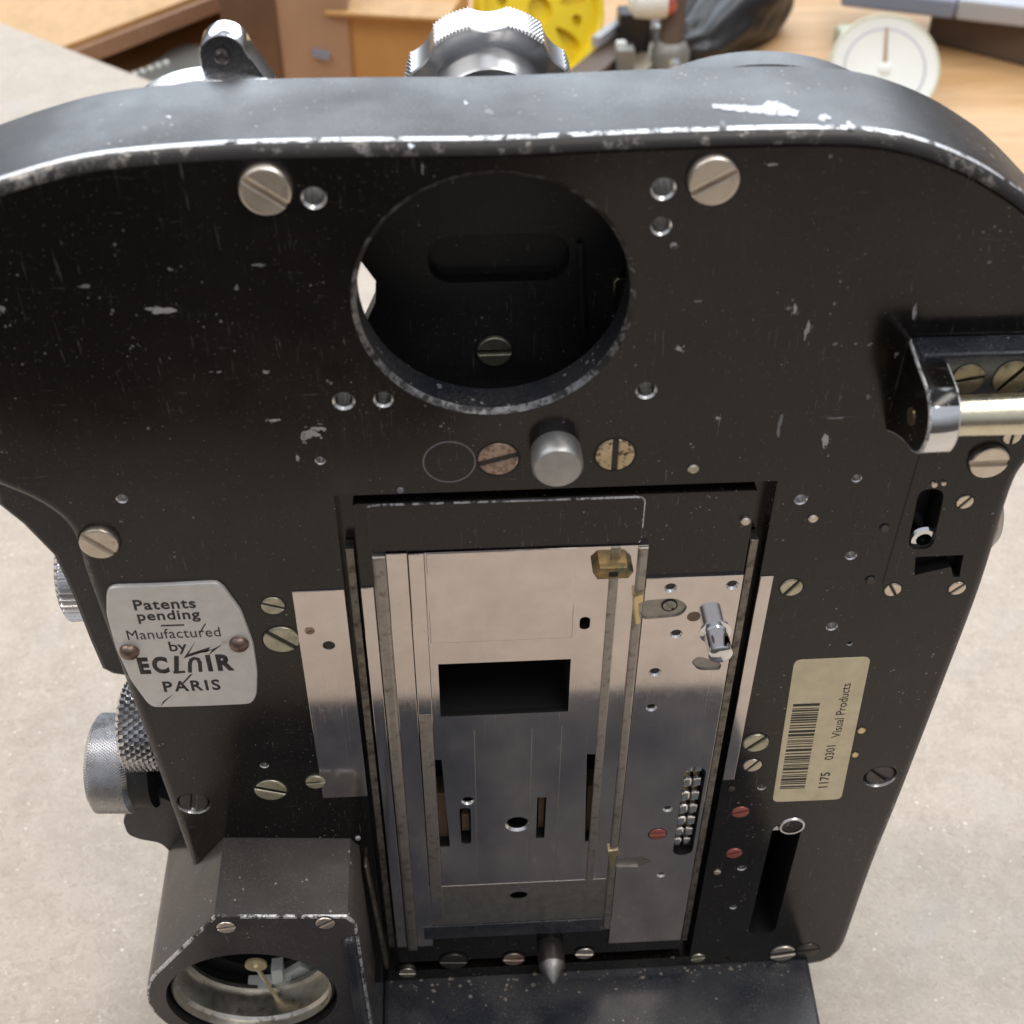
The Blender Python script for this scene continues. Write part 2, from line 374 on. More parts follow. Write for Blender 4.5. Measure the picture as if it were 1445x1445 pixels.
def hull_poly(bm, quad, z0, z1, bev=0, mi=0):                       # outline on the ground (x, y) raised z0..z1
    b = bmesh.new()
    a = [b.verts.new((x, y, z1)) for x, y in quad]; c = [b.verts.new((x, y, z0)) for x, y in quad]; n = len(quad)
    b.faces.new(a); b.faces.new(list(reversed(c)))
    for i in range(n): b.faces.new((a[i], c[i], c[(i + 1) % n], a[(i + 1) % n]))
    for f in b.faces: f.material_index = mi
    bmesh.ops.recalc_face_normals(b, faces=b.faces)
    if bev:
        r = bmesh.ops.bevel(b, geom=list(b.edges), offset=bev, segments=2, profile=0.5, affect='EDGES')
        for q in r['faces']: q.smooth = True
    merge(bm, b)
def spline(pts, n=6, closed=False):
    out = []; N = len(pts)
    for i in range(N - 1):
        p0 = Vector(pts[max(i - 1, 0)]); p1 = Vector(pts[i]); p2 = Vector(pts[i + 1]); p3 = Vector(pts[min(i + 2, N - 1)])
        for k in range(n):
            t = k / n
            out.append(tuple(0.5 * ((2 * p1) + (p2 - p0) * t + (2 * p0 - 5 * p1 + 4 * p2 - p3) * t * t + (3 * p1 - p0 - 3 * p2 + p3) * t ** 3)))
    out.append(tuple(pts[-1])); return out
def cut(o, cutter_bm, mats):
    bmesh.ops.recalc_face_normals(cutter_bm, faces=cutter_bm.faces)
    me = bpy.data.meshes.new('cutter'); cutter_bm.to_mesh(me); cutter_bm.free()
    for mm in mats: me.materials.append(mm)
    me.transform(Matrix.Scale(S, 4))
    c = bpy.data.objects.new('cutter', me); scene.collection.objects.link(c)
    md = o.modifiers.new('cut', 'BOOLEAN'); md.object = c; md.operation = 'DIFFERENCE'; md.solver = 'EXACT'
    md.material_mode = 'TRANSFER'
    bpy.context.view_layer.update()
    dg = bpy.context.evaluated_depsgraph_get()
    new = bpy.data.meshes.new_from_object(o.evaluated_get(dg))
    o.modifiers.clear(); old = o.data; o.data = new; bpy.data.meshes.remove(old)
    bpy.data.objects.remove(c); bpy.data.meshes.remove(me)
    b = bmesh.new(); b.from_mesh(new)
    for e in b.edges:
        e.smooth = not (len(e.link_faces) == 2 and e.calc_face_angle(0) > math.radians(35))
    b.to_mesh(new); b.free(); new.name = o.name
    return o
def pxr(u, v, r, y=0.0):                                             # pixel half-width -> mm
    return (P(u + r, v, y) - P(u - r, v, y)).length / 2

# ------------------------------------------------------------------ setting: worktop, lower bench, floor
ZT = -110.0
e0 = Vector((-241.3, 573.9)); e1 = Vector((-162.8, 506.7)); ed = (e1 - e0).normalized()
A = e0 - ed * 900; B = e0 + ed * 1300
bm = bmesh.new()
hull_poly(bm, [(A.x, A.y), (B.x, B.y), (B.x, -430), (60, -430), (-10, -205), (-620, -195)], ZT - 30, ZT, 1.5)  # near edge, out of view, shaped for its reflection in the front plate
tag(finish('worktop', bm, M['table']), 'beige speckled worktop the black camera stands on', 'worktop', kind='structure')
ZB = -150.0
nrm = Vector((-ed.y, ed.x)); 
if nrm.y < 0: nrm = -nrm
bm = bmesh.new()
q = [A + nrm * 2, B + nrm * 2, B + nrm * 1500, A + nrm * 1500]
hull_poly(bm, [(p.x, p.y) for p in q], ZB - 35, ZB, 1.0)
bench = finish('bench_top', bm, M['wood']); tag(bench, 'orange pine bench top behind the beige worktop', 'bench', kind='structure')
bm = bmesh.new(); hull_poly(bm, [(-4000, -4000), (4000, -4000), (4000, 4000), (-4000, 4000)], -905, -900)
tag(finish('floor', bm, M['floor']), 'dark workshop floor below the worktop', 'floor', kind='structure')

# ------------------------------------------------------------------ the cine camera
CAMERA = empty('film_camera', (5, 10, ZT))
tag(CAMERA, 'worn black cine camera body with open film gate, standing on the beige worktop', 'film camera')

# outline of the front plate: narrow neck below, wide rounded head above
top_px = [(0, 262), (75, 240), (150, 226), (260, 216), (360, 211), (520, 208), (700, 206), (900, 197), (1080, 191), (1200, 191), (1270, 199), (1330, 216), (1390, 243), (1445, 278)]
head_top = [XZ(u, v - 4) for u, v in top_px]
left = spline([(-62.6, 30), (-62.9, 38), (-66, 43.2), (-72, 47.8), (-79, 54), (-83.5, 63), (-83, 74), (-77.5, 83), (-69, 89.5)] + head_top[:2], 5)
top = spline(head_top, 3)
rightc = spline(head_top[-2:] + [(71, 83), (78, 76), (83, 66), (82.5, 56), (79, 49), (76.8, 45), (75.8, 39), (76.3, 19), (75.7, -5), (74.8, -35), (73.8, -60), (73.5, -88)], 5)
outline = [(-58.0, -97.5), (-59.0, -48.4)] + left[:-6] + top + rightc[6:]
corner = [(73.1, -92.0), (71.8, -94.9), (69.6, -96.8), (66.5, -97.5)]
outline += corner
clean = [outline[0]]
for p in outline[1:]:
    if (Vector(p) - Vector(clean[-1])).length > 0.9: clean.append(p)
outline = clean
YB = 18.5
bm = bmesh.new()
b = bmesh.new()
va = [b.verts.new((x, 0, z)) for x, z in outline]; vc = [b.verts.new((x, YB, z)) for x, z in outline]
n = len(outline)
ff = b.faces.new(va); b.faces.new(list(reversed(vc)))
for i in range(n):
    f = b.faces.new((va[i], vc[i], vc[(i + 1) % n], va[(i + 1) % n])); f.material_index = 1; f.smooth = True
bmesh.ops.recalc_face_normals(b, faces=b.faces)
r_ = bmesh.ops.bevel(b, geom=list(ff.edges), offset=1.9, segments=8, profile=0.5, affect='EDGES', clamp_overlap=False)
for f in r_['faces']: f.smooth = True
b.normal_update()
for f in b.faces:                                                   # worn strip along the upper rim only
    nn = f.normal
    if 0.08 < -nn.y < 0.97:
        f.material_index = 0
        if f.calc_center_median().z > 80: f.material_index = 2 if -nn.y < 0.42 else 3
        elif abs(nn.x) > 0.4: f.material_index = 3
merge(bm, b)
body = finish('front_plate', bm, [M['paint'], M['paint_top'], M['worn'], M['worn_low']], None, smooth=35)

# 1 lens hole, 2 cavity behind it
def cyl(bm, u, v, r, depth, mi=0, n=40, y=0.0, ratio=1.0, lead=0.0, mlead=None):
    x, z = XZ(u, v, y)
    if lead > 0:
        lathe(bm, [(r + lead, y - 0.5), (r + lead, y), (r, y + lead), (r, y + depth)], (x, 0, z), (0, 1, 0), n, mis=[mi, mi if mlead is None else mlead, mi, mi], mi=mi)
    else:
        lathe(bm, [(r, y - 1.0), (r, y + depth)], (x, 0, z), (0, 1, 0), n, mi=mi)
HX, HZ, HR = -1.3, 75.4, 17.5
c = bmesh.new(); lathe(c, [(HR + .7, -1), (HR + .7, 0), (HR, .7), (HR, 5.2)], (HX, 0, HZ), (0, 1, 0), 96, mis=[0, 1, 0, 0])
cut(body, c, [M['paint_dusty'], M['ring_edge']])
c = bmesh.new(); box(c, -27, 25, 5.0, 30, 52, 93.0); cut(body, c, [M['dark']])
# 3 gate recess with its deep side channels
c = bmesh.new(); box(c, -24.4, 39.8, -1, 3.2, -90.5, 43.4); cut(body, c, [M['paint']])
# 4 small drillings, slots
c = bmesh.new()
for u, v, r in ((443, 279, 18), (936, 266, 18), (933, 319, 15), (485, 566, 16), (541, 564, 14), (912, 551, 15)):
    cyl(c, u, v, pxr(u, v, r) * .80, 4.5, 0, 32, lead=pxr(u, v, r) * .22)
for u, v, r in ((1130, 705, 9), (1201, 784, 8), (1174, 884, 8), (172, 704, 8), (452, 650, 7), (373, 1080, 6), (1209, 675, 7), (1075, 1111, 6), (1047, 1225, 6), (1035, 1280, 5), (1199, 908, 4)):
    cyl(c, u, v, pxr(u, v, r) * .85, 1.6, 0, 20, lead=pxr(u, v, r) * .2)
for u, v, r in ((273, 1134, 24), (1242, 1096, 23)):
    x, z = XZ(u, v); r = pxr(u, v, r); lathe(c, [(r * 1.02, -.5), (r * 1.02, 0), (r * .92, .9), (r * .92, 2)], (x, 0, z), (0, 1, 0), 40, mi=0)
prism(c, rrect(51.3, 57.0, -83.0, -42.8, 2.6), 13, -1, mi=1)       # long slot bottom right
sl = [XZ(*p) for p in ((1297, 690), (1334, 690), (1316, 775), (1280, 775))]
prism(c, rpoly(sl, 2.0), 5, -1, mi=1)
sl = [XZ(*p) for p in ((1292, 786), (1360, 783), (1357, 796), (1354, 814), (1345, 814), (1342, 800), (1290, 812))]
prism(c, sl, 2.5, -1, mi=1)
cut(body, c, [M['hole'], M['dark']])
# bare-metal chips of the paint, part of the plate's own mesh
def chip(bm, u, v, w, h, mi, n=11, y=None, z=None, jag=0.35):
    p = P(u, v, 0) if z is None else G(u, v, z)
    k = pxr(u, v, 1)
    pts = []; n = 26; ph = [random.uniform(0, 6.3) for _ in range(6)]; am = [jag / (1 + .45 * j) for j in range(6)]
    for i in range(n):
        a = 2 * math.pi * i / n; r = 1 + sum(am[j] * .62 * math.sin((j + 2) * a + ph[j]) for j in range(6))
        r = max(r, .35)
        pts.append((w * k * r * math.cos(a), h * k * r * math.sin(a) * (1.25 if z is None else 2.1)))
    if z is None: prism(bm, [(p.x + a, p.z + b_) for a, b_ in pts], 0.05, -0.03, mi=mi)
    else: hull_poly(bm, [(p.x + a, p.y + b_) for a, b_ in pts], z - 0.1, z + (0.012 if mi == iE else 0.03), mi=mi)
bm = bmesh.new(); bm.from_mesh(body.data)
for v in bm.verts: v.co = (v.co + body.location) / S
body.data.materials.append(M['chip']); body.data.materials.append(M['chip_dull']); body.data.materials.append(M['chip_faint'])
mats = list(body.data.materials); iC = len(mats) - 3; iD = iC + 1; iE = iC + 2
for u, v, w, h in ((228, 438, 17, 5), (436, 613, 12, 7), (449, 605, 9, 3), (1165, 622, 6, 8), (1139, 465, 3, 11), (1122, 436, 2.5, 6), (958, 492, 4, 3), (950, 345, 4, 3), (303, 525, 9, 2), (190, 486, 5, 2), (1290, 440, 2, 10),
                   (420, 646, 3, 3), (1013, 590, 3, 2), (1090, 232, 6, 1.5), (596, 238, 1.5, 5), (3, 435, 4, 3), (387, 593, 7, 2), (375, 525, 4, 2)):
    chip(bm, u, v, w, h, iC)
    for _ in range(4):
        k = random.uniform(.12, .3); chip(bm, u + random.gauss(0, w * .9), v + random.gauss(0, h * 1.1), w * k, max(.8, h * k * 1.3), random.choice((iC, iD)), y=None)
for u, v, w, h in ((240, 380, 3, 2), (120, 404, 9, 2), (365, 374, 8, 2), (334, 406, 3, 3), (1180, 590, 10, 1.5), (1100, 600, 3, 14), (985, 425, 5, 1.5), (620, 545, 3, 3), (1225, 560, 3, 3)):
    chip(bm, u, v, w, h, iD)
def ztop(u):                                                        # height of the top face below a photo column
    x = P(u, 200).x
    best = min(top, key=lambda p: abs(p[0] - x)); return best[1]
for u, v, w, h, mi in ((835, 142, 11, 6, iC), (935, 150, 24, 7, iE), (1163, 166, 8, 5, iC), (1200, 177, 5, 5, iC), (1250, 161, 20, 6, iD), (1258, 186, 12, 7, iC),
                       (657, 145, 3, 3, iC), (1020, 174, 3, 5, iD), (785, 180, 5, 5, iD), (690, 158, 7, 4, iD), (580, 206, 4, 3, iC), (80, 190, 7, 4, iC), (88, 200, 5, 5, iC), (155, 194, 4, 6, iC), (125, 194, 9, 3, iD), (135, 130, 8, 4, iD), (42, 174, 9, 5, iD), (60, 205, 12, 3, iD), (238, 165, 4, 2, iC)):
    if 170 < u < 1215: chip(bm, u, v, w, h, mi, z=ztop(u))
body_mats = mats
LC = [(1005, 146), (1030, 148), (1075, 150), (1083, 143), (1096, 143), (1110, 150), (1128, 157), (1125, 164), (1100, 163), (1060, 160), (1030, 156), (1007, 153)]
zz_ = ztop(1060); LC2 = []
for i in range(len(LC)):
    a_ = Vector(LC[i]); b2_ = Vector(LC[(i + 1) % len(LC)]); k_ = max(2, int((b2_ - a_).length / 4))
    LC2 += [a_.lerp(b2_, j / k_) + Vector((random.uniform(-1.2, 1.2), random.uniform(-1.1, 1.1))) for j in range(k_)]
q_ = [G(u, v, zz_) for u, v in LC2]; hull_poly(bm, ([(p.x, p.y) for p in q_]), zz_ - .2, zz_ + .05, mi=iC)
old = body
bpy.data.objects.remove(old)
body = finish('front_plate', bm, body_mats, CAMERA, smooth=35)

# ring groove mark, deeper housing behind the neck, side cover, turret edge
bm = bmesh.new(); x, z = XZ(634, 652); lathe(bm, [(3.55, -0.03), (3.75, -0.05), (3.75, 0.1), (3.55, 0.1)], (x, 0, z), (0, 1, 0), 48, cap=False)
finish('engraved_ring', bm, M['chip_dull'], CAMERA)
bm = bmesh.new(); prism(bm, [(-56, -94), (66, -94), (71, 42), (-59, 42)], 46, YB + .1)
finish('rear_housing', bm, M['paint_dull'], CAMERA)
bm = bmesh.new()
sc = [XZ(u, v, 6) for u, v in ((0, 700), (35, 728), (78, 772), (105, 830), (128, 890), (146, 932), (162, 940))]
sc = [(-72, 52)] + sc + [(-56, 0), (-56, 50)]
prism(bm, sc, 17.5, 4, 0.8); finish('side_cover', bm, M['paint_top'], CAMERA)
bm = bmesh.new()
lathe(bm, [(29, 0), (30, .8), (30, 5), (29, 6)], (34.5, 19.2, 67.3), (0, 1, 0), 96)
finish('turret_disc', bm, M['paint_top'], CAMERA)
bm = bmesh.new()
lathe(bm, [(15, 0), (16, 1.0), (16, 5), (15, 6)], (-37, 19.2, 80.6), (0, 1, 0), 64)
finish('turret_disc', bm, M['alu'], CAMERA)

# inner plate seen through the lens hole
bm = bmesh.new()
prism(bm, [XZ(u, v, 15) for u, v in ((480, 300), (495, 340), (506, 366), (530, 398), (529, 428), (514, 460), (498, 520), (500, 640), (900, 620), (900, 500), (880, 450), (869, 430), (868, 398), (878, 388), (905, 330), (905, 185), (480, 185))], 18, 15, 0.3)
ip = finish('inner_plate', bm, M['paint_dull'], CAMERA)
c = bmesh.new(); ox0, oz0 = XZ(605, 400, 15); ox1, oz1 = XZ(805, 328, 15)
prism(c, rrect(ox0, ox1, oz0, oz1, (oz1 - oz0) * .45, 8), 17.2, 13)
ip.location += CAMERA.location; ip.parent = None; bpy.context.view_layer.update()
cut(ip, c, [M['paint_dull']]); ip.location -= CAMERA.location; ip.parent = CAMERA
bm = bmesh.new(); prism(bm, [XZ(u, v, 14.6) for u, v in ((866, 398), (872, 392), (884, 394), (884, 430), (872, 436), (865, 422))], 17, 14.6, .2); finish('light_sliver', bm, M['rod'], CAMERA)  # pale piece added for the bright sliver through the right gap
bm = bmesh.new(); prism(bm, [XZ(u, v, 14) for u, v in ((815, 345), (822, 345), (826, 470), (820, 470))], 15, 14.2); finish('inner_rib', bm, M['paint_dull'], CAMERA)

# ------------------------------------------------------------------ screws
def slotted(bm, x, z, r, ang, y=0.0, proud=0.6, slot=0.16, deep=0.5, bev=0.25):
    """slotted head: two half discs on a lower disc"""
    w = r * slot; h = proud
    lathe(bm, [(r * .985, y - h + deep + .7), (r * .985, y - h + deep)], (x, 0, z), (0, 1, 0), 40)
    a0 = math.asin(min(.9, w / r))
    for s in (0, math.pi):
        pts = []
        for i in range(19):
            a = a0 + (math.pi - 2 * a0) * i / 18 + s
            dx, dz = r * math.cos(a), r * math.sin(a)
            pts.append((x + dx * math.cos(ang) - dz * math.sin(ang), z + dx * math.sin(ang) + dz * math.cos(ang)))
        prism(bm, pts, y - h + deep + .05, y - h, bev)
def px_angle(u, v, deg, y=0.0):
    a = math.radians(deg); p = P(u - 10 * math.cos(a), v + 10 * math.sin(a), y); q_ = P(u + 10 * math.cos(a), v - 10 * math.sin(a), y)
    return math.atan2(q_.z - p.z, q_.x - p.x)
def screw(u, v, rpx, deg, mat, proud=0.35, y=0.0, label=None, slot=0.14, deep=0.6, name='screw', parent=None, ring=True):
    bm = bmesh.new(); x, z = XZ(u, v, y - proud); r = pxr(u, v, rpx, y)
    slotted(bm, x, z, r, px_angle(u, v, deg), y, proud, slot, min(deep, r * .35), min(.28, r * .12))
    if ring: lathe(bm, [(r * .9, y - .02), (r * 1.07 + .08, y - .02), (r * 1.07 + .08, y + .2)], (x, 0, z), (0, 1, 0), 40, mi=1, cap=False)   # flat dark ring painted as the shaded gap round the head
    o = finish(name, bm, [M[mat], M['grime_shade']], parent or CAMERA, smooth=30)
    if label: o['label'] = label
    return o
screw(374, 272, 37, -31, 'nickel', 1.5, label='large proud nickel screw left of the lens hole', slot=.10, deep=.9)
screw(1008, 258, 36, 27, 'nickel', 1.3, label='large chipped nickel screw right of the lens hole', slot=.10, deep=.9)
screw(139, 769, 28, -30, 'nickel', 1.0, slot=.11)
screw(1397, 654, 27, 2, 'nickel', 1.0, slot=.13)
screw(703, 649, 29, 14, 'rust', 0.2, label='rusty screw left of the locating stud')
screw(868, 643, 28, 86, 'rustbrass', 0.25, label='corroded brass screw right of the locating stud')
screw(1429, 617, 13, 72, 'nickel', 0.3); screw(1362, 709, 12, 40, 'nickel', 0.2); screw(1260, 833, 12, -62, 'nickel', 0.2)
screw(1351, 831, 12, 32, 'nickel', 0.2); screw(1117, 830, 16, 42, 'nickel_green', 0.25)
screw(385, 856, 17, -12, 'nickel_green', 0.25); screw(397, 904, 26, -28, 'nickel_green', 0.3)
screw(382, 1116, 23, -10, 'nickel_green', 0.25); screw(273, 1132, 21, 88, 'darkscrew', -0.45, ring=False, label='blackened screw above the motor socket')
screw(1242, 1094, 20, -35, 'darkscrew', -0.45, ring=False, label='blackened screw on the right edge')
screw(1067, 1050, 18, 32, 'nickel_green', 0.5); screw(1062, 1081, 13, 38, 'nickel', 0.25)
screw(445, 1105, 14, 5, 'nickel_green', 0.5); screw(725, 1355, 15, 0, 'rust', 0.3); screw(640, 1358, 19, 0, 'darkscrew', 0.3)
screw(825, 1347, 13, 0, 'nickel', 0.3); screw(985, 1353, 10, 10, 'nickel_green', 0.3); screw(575, 1374, 12, 0, 'nickel_green', .2)
screw(1105, 1347, 18, 8, 'nickel', 0.4, slot=.3); screw(1140, 1342, 16, 10, 'darkscrew', 0.3)
for u, v, r in ((1045, 1147, 12), (1036, 1205, 11)):
    screw(u, v, r, 12, 'red', 0.3, label='red lacquered screw')
for u, v, r, mt in ((978, 661, 8, 'nickel_green'), (1147, 731, 7, 'nickel'), (1052, 735, 7, 'nickel'), (1248, 745, 7, 'darkscrew'), (1228, 818, 7, 'darkscrew'), (1032, 1112, 5, 'darkscrew'), (1012, 1230, 5, 'nickel'), (1215, 1030, 6, 'brass'), (1206, 1064, 5, 'brass'), (1318, 683, 5, 'nickel'), (1331, 681, 4, 'nickel'), (505, 1182, 4, 'chip'), (565, 691, 5, 'chip_dull')):
    bm = bmesh.new(); x, z = XZ(u, v); r = pxr(u, v, r)
    lathe(bm, [(r, 0.4), (r, -0.2), (r * .75, -0.38)], (x, 0, z), (0, 1, 0), 20); finish('dowel_pin', bm, M[mt], CAMERA)
screw(698, 497, 25, 2, 'nickel_green', 0.5, y=14.9, label='dull slotted screw deep inside the lens hole')
# pin inside the upper right slot, plunger in the long slot
bm = bmesh.new(); x, z = XZ(1301, 756, 1.5); lathe(bm, [(2.3, 4.5), (2.3, 1.0), (1.9, .6), (1.2, .6), (1.2, 3)], (x, 0, z), (0, 1, 0), 32, cap=False)
finish('locking_pin', bm, M['chrome'], CAMERA)
bm = bmesh.new(); x, z = XZ(1118, 1167, -.3)
lathe(bm, [(2.6, 12), (2.6, .1), (2.4, -.3), (2.05, -.3), (2.0, -.1), (.05, -.1)], (x, 0, z), (0, 1, 0), 32, mis=[0, 0, 0, 1, 1]); box(bm, x - 5.0, x - 1.0, 1.6, 6, z - 3.6, z - 2.4)
finish('plunger', bm, [M['alu'], M['paint_dull']], CAMERA)

# locating stud and cone pin
bm = bmesh.new(); x, z = XZ(785, 643, -1)
lathe(bm, [(3.6, 0.3), (3.6, -3.4), (3.2, -3.9), (0.05, -4.0)], (x, 0, z), (0, 1, 0), 48); finish('locating_stud', bm, M['alu_grey'], CAMERA)
bm = bmesh.new(); x, z = XZ(778, 1352, -3)
lathe(bm, [(2.75, 0.3), (2.75, -4.6), (2.65, -5), (0.5, -8.6), (0.05, -8.8)], (x, 0, z), (0, 1, 0), 40, mis=[0, 1, 1, 1]); finish('cone_pin', bm, [M['darkscrew'], M['lit_cone_metal']], CAMERA)  # cone coloured lighter as the lit end, shank darker as the shaded one

# ------------------------------------------------------------------ film gate
GATE = bmesh.new()
prism(GATE, rpoly([(-21.9, -87.5), (37.2, -87.5), (37.2, 41.6), (-21.9, 41.6)], 0.6), 3.2, 0.25, .15)
gb = finish('gate_bed', GATE, M['paint'], None)
bm = bmesh.new(); prism(bm, rpoly([(-20.1, 32.0), (20.8, 31.7), (20.8, 41.2), (-20.1, 41.4)], 1.3), 0.5, 0.0, .22, mbev=1)
bm.normal_update()
for f in bm.faces:
    if f.material_index == 1 and not (f.normal.z > .25 or (f.normal.x > .25 and f.calc_center_median().z > 33)): f.material_index = 0  # bright metal kept on upper and right edges as a painted highlight
finish('gate_head', bm, [M['paint'], M['worn_glint']], CAMERA)
# wing plates of ground steel
def slab(name, x0, x1, z0, z1, y0, y1, mat, bev=.08, parent=None, zl=None):
    bm = bmesh.new(); prism(bm, rect(x0, x1, z0, z1), y0, y1, bev); return finish(name, bm, M[mat], parent if parent else CAMERA)
wl = slab('side_plate', -32.4, -24.45, -28.0, 24.5, 0.05, -0.25, 'steel', parent=None)
slab('side_plate', -21.95, -20.0, -80.5, 24.6, 0.4, -0.1, 'steel')
slab('side_plate', 39.85, 41.9, -28.0, 24.0, 0.05, -0.25, 'steel')
def cutpart(o, c, mats):
    o.location += CAMERA.location; o.parent = None; bpy.context.view_layer.update()
    cut(o, c, mats); o.location -= CAMERA.location; o.parent = CAMERA
c = bmesh.new(); cyl(c, 464, 911, 1.0, 1, 0, 20, -.3); cutpart(wl, c, [M['hole']])
bm = bmesh.new(); x, z = XZ(437, 890, -.25); lathe(bm, [(.8, .1), (.8, -.32), (.5, -.38)], (x, 0, z), (0, 1, 0), 20); finish('dowel_pin', bm, M['rust'], CAMERA)
# grimy guide strips standing in the side channels
slab('guide_strip', -23.75, -22.45, -82, 32.0, 3.0, 0.7, 'strip', .2)
slab('guide_strip', 37.45, 38.75, -84.5, 31.2, 3.0, 0.4, 'strip', .2)
# right steel plate with drillings and the sprocket slot
sr = slab('sprocket_plate', 21.95, 37.15, -83.0, 24.5, 0.3, -0.25, 'steel', parent=None)
c = bmesh.new()
for u, v, r in ((946, 828, 8), (1033, 824, 8), (954, 893, 8), (924, 947, 8), (919, 997, 7), (942, 1140, 6), (933, 1233, 5)):
    x, z = XZ(u, v); r = pxr(u, v, r) * .8; lathe(c, [(r + .3, -2), (r + .3, -.26), (r, .1), (r, .29)], (x, 0, z), (0, 1, 0), 20, mi=0)
prism(c, rrect(32.6, 36.5, -51.5, -23.8, 1.9), 8, -1, mi=1)
prism(c, rpoly([XZ(u, v) for u, v in ((905, 846), (955, 842), (972, 854), (960, 868), (905, 873))], 1.2), .1, -1, mi=2)
prism(c, rpoly([XZ(u, v) for u, v in ((974, 932), (985, 924), (1018, 934), (1016, 944), (985, 944))], .8), .1, -1, mi=2)
prism(c, [XZ(u, v) for u, v in ((870, 1210), (905, 1207), (920, 1213), (900, 1222), (868, 1222))], .1, -1, mi=2)
cutpart(sr, c, [M['hole'], M['dark'], M['steel_dirty']])
screw(928, 1178, 12, 5, 'red', 0.2, y=-.25, label='red lacquered screw')
screw(945, 855, 10, -45, 'steel_dirty', .05, y=-.05)
bm = bmesh.new(); x, z = XZ(979, 870, -.25); lathe(bm, [(1.1, .1), (1.1, -.28)], (x, 0, z), (0, 1, 0), 20); finish('dowel_pin', bm, M['rivet'], CAMERA)
# aperture plate: rails, floor and slots
gp = bmesh.new(); prism(gp, rect(-12.0, 21.8, -77.0, 31.8), 0.6, -0.35, .06)
gp = finish('aperture_plate', gp, M['steel'], None)
deep = bmesh.new()
AP = rect(-10.7, 10.9, -6.5, 6.8)
prism(deep, AP, 12, -3, mi=1)
for pts in (((610, 1070), (623, 1070), (635, 1192), (621, 1193)), ((828, 1062), (844, 1062), (839, 1184), (825, 1185)), ((758, 1123), (771, 1123), (768, 1180), (756, 1180))):
    prism(deep, [XZ(*p) for p in pts], 7, -3, mi=1)
prism(deep, rpoly([XZ(*p) for p in ((648, 1138), (664, 1138), (665, 1188), (651, 1188))], .8), 7, -3, mi=1)
for u, v, r in ((730, 1161, 17), (732, 1264, 14)):
    x, z = XZ(u, v); r = pxr(u, v, r) * .85; lathe(deep, [(r + .4, -3), (r + .4, -.36), (r, .15), (r, 4)], (x, 0, z), (0, 1, 0), 32, mi=0)
x, z = XZ(660, 1128); lathe(deep, [(1.2, -3), (1.2, -.36), (.9, 0.1), (.9, 1)], (x, 0, z), (0, 1, 0), 20, mi=0)
prism(deep, rrect(*[f(XZ(817, 886)[i], XZ(833, 868)[i]) for i, f in ((0, min), (0, max), (1, min), (1, max))], .8), 4, -3, mi=1)
def dup(b): 
    return b.copy()
cut(gp, dup(deep), [M['hole'], M['dark']]); gp.location -= CAMERA.location; gp.parent = CAMERA
cut(gb, dup(deep), [M['paint'], M['dark']]); gb.location -= CAMERA.location; gb.parent = CAMERA
cutpart(body, deep, [M['dark'], M['dark']])
cutpart(gb, (lambda b: (prism(b, rrect(32.6, 36.5, -51.5, -23.8, 1.9), 8, -1), b)[1])(bmesh.new()), [M['dark']])
cutpart(body, (lambda b: (prism(b, rrect(32.6, 36.5, -51.5, -23.8, 1.9), 10, 1), b)[1])(bmesh.new()), [M['dark']])
slab('gate_rail', -19.75, -17.75, -81, 31.6, 0.4, -0.95, 'steel_dull', .45)
slab('film_track', -17.70, -14.55, -80, 31.9, 0.4, -0.45, 'steel')
slab('gate_rail', -14.40, -12.05, -70, 31.8, 0.4, -0.55, 'steel', .1)
bm = bmesh.new(); prism(bm, rect(-14.3, -12.2, -62, -5.5), -0.5, -0.58, .02); finish('worn_track', bm, M['steel_dull'], CAMERA)
slab('upper_pad', -11.7, 10.9, 12.0, 31.75, -.2, -0.50, 'steel', .1)
slab('gate_rail', 16.1, 17.6, -58, 31.8, -.2, -0.62, 'steel_dull', .2)
slab('gate_rail', 20.25, 21.75, -76, 31.7, -.2, -1.0, 'steel_dull', .35)
slab('gate_foot', -16.2, 20.1, -72.3, -58.2, -.2, -0.44, 'steel_dirty', .04)
slab('gate_foot', -16.2, 20.1, -77.0, -72.4, -.2, -0.75, 'paint_dusty', .15)
c = bmesh.new(); cyl(c, 732, 1264, pxr(732, 1264, 14), 3, 0, 32, -1)
for o in list(CAMERA.children):
    if o.name == 'gate_foot': cutpart(o, c, [M['hole']])
for x0, x1 in ((-5.15, -5.0), (4.75, 4.9), (9.9, 10.03)):               # scored lines of the pressure area
    slab('scored_line', x0, x1, -58, -10.5, -.3, -0.375, 'steel_dull', .0)
for a, b_ in (((614, 1120), (634, 1190)), ((829, 1110), (840, 1183)), ((650, 1150), (664, 1172)), ((759, 1126), (768, 1170))):
    p, q_ = XZ(*a, 2.0), XZ(*b_, 2.0)
    slab('claw_bar', p[0] + .15, q_[0] - .15, q_[1], p[1], 6, 2.0, 'copper', .1)
# sprocket teeth in the slot
bm = bmesh.new()
for r in range(7):
    for k in (0, 1):
        x = 33.55 + k * 1.95; z = -25.6 - r * 3.9
        ang = (r - 3) / 3
        box(bm, x - .85, x + .85, 0.3 + ang * ang * .7, 3, z - 1.3, z + 1.3, .35)
    if r < 6: box(bm, 32.9, 36.2, 2.2, 3.2, -28.3 - r * 3.9, -26.9 - r * 3.9, .1, 1)
finish('sprocket', bm, [M['alu_turn'], M['brass_old']], CAMERA)
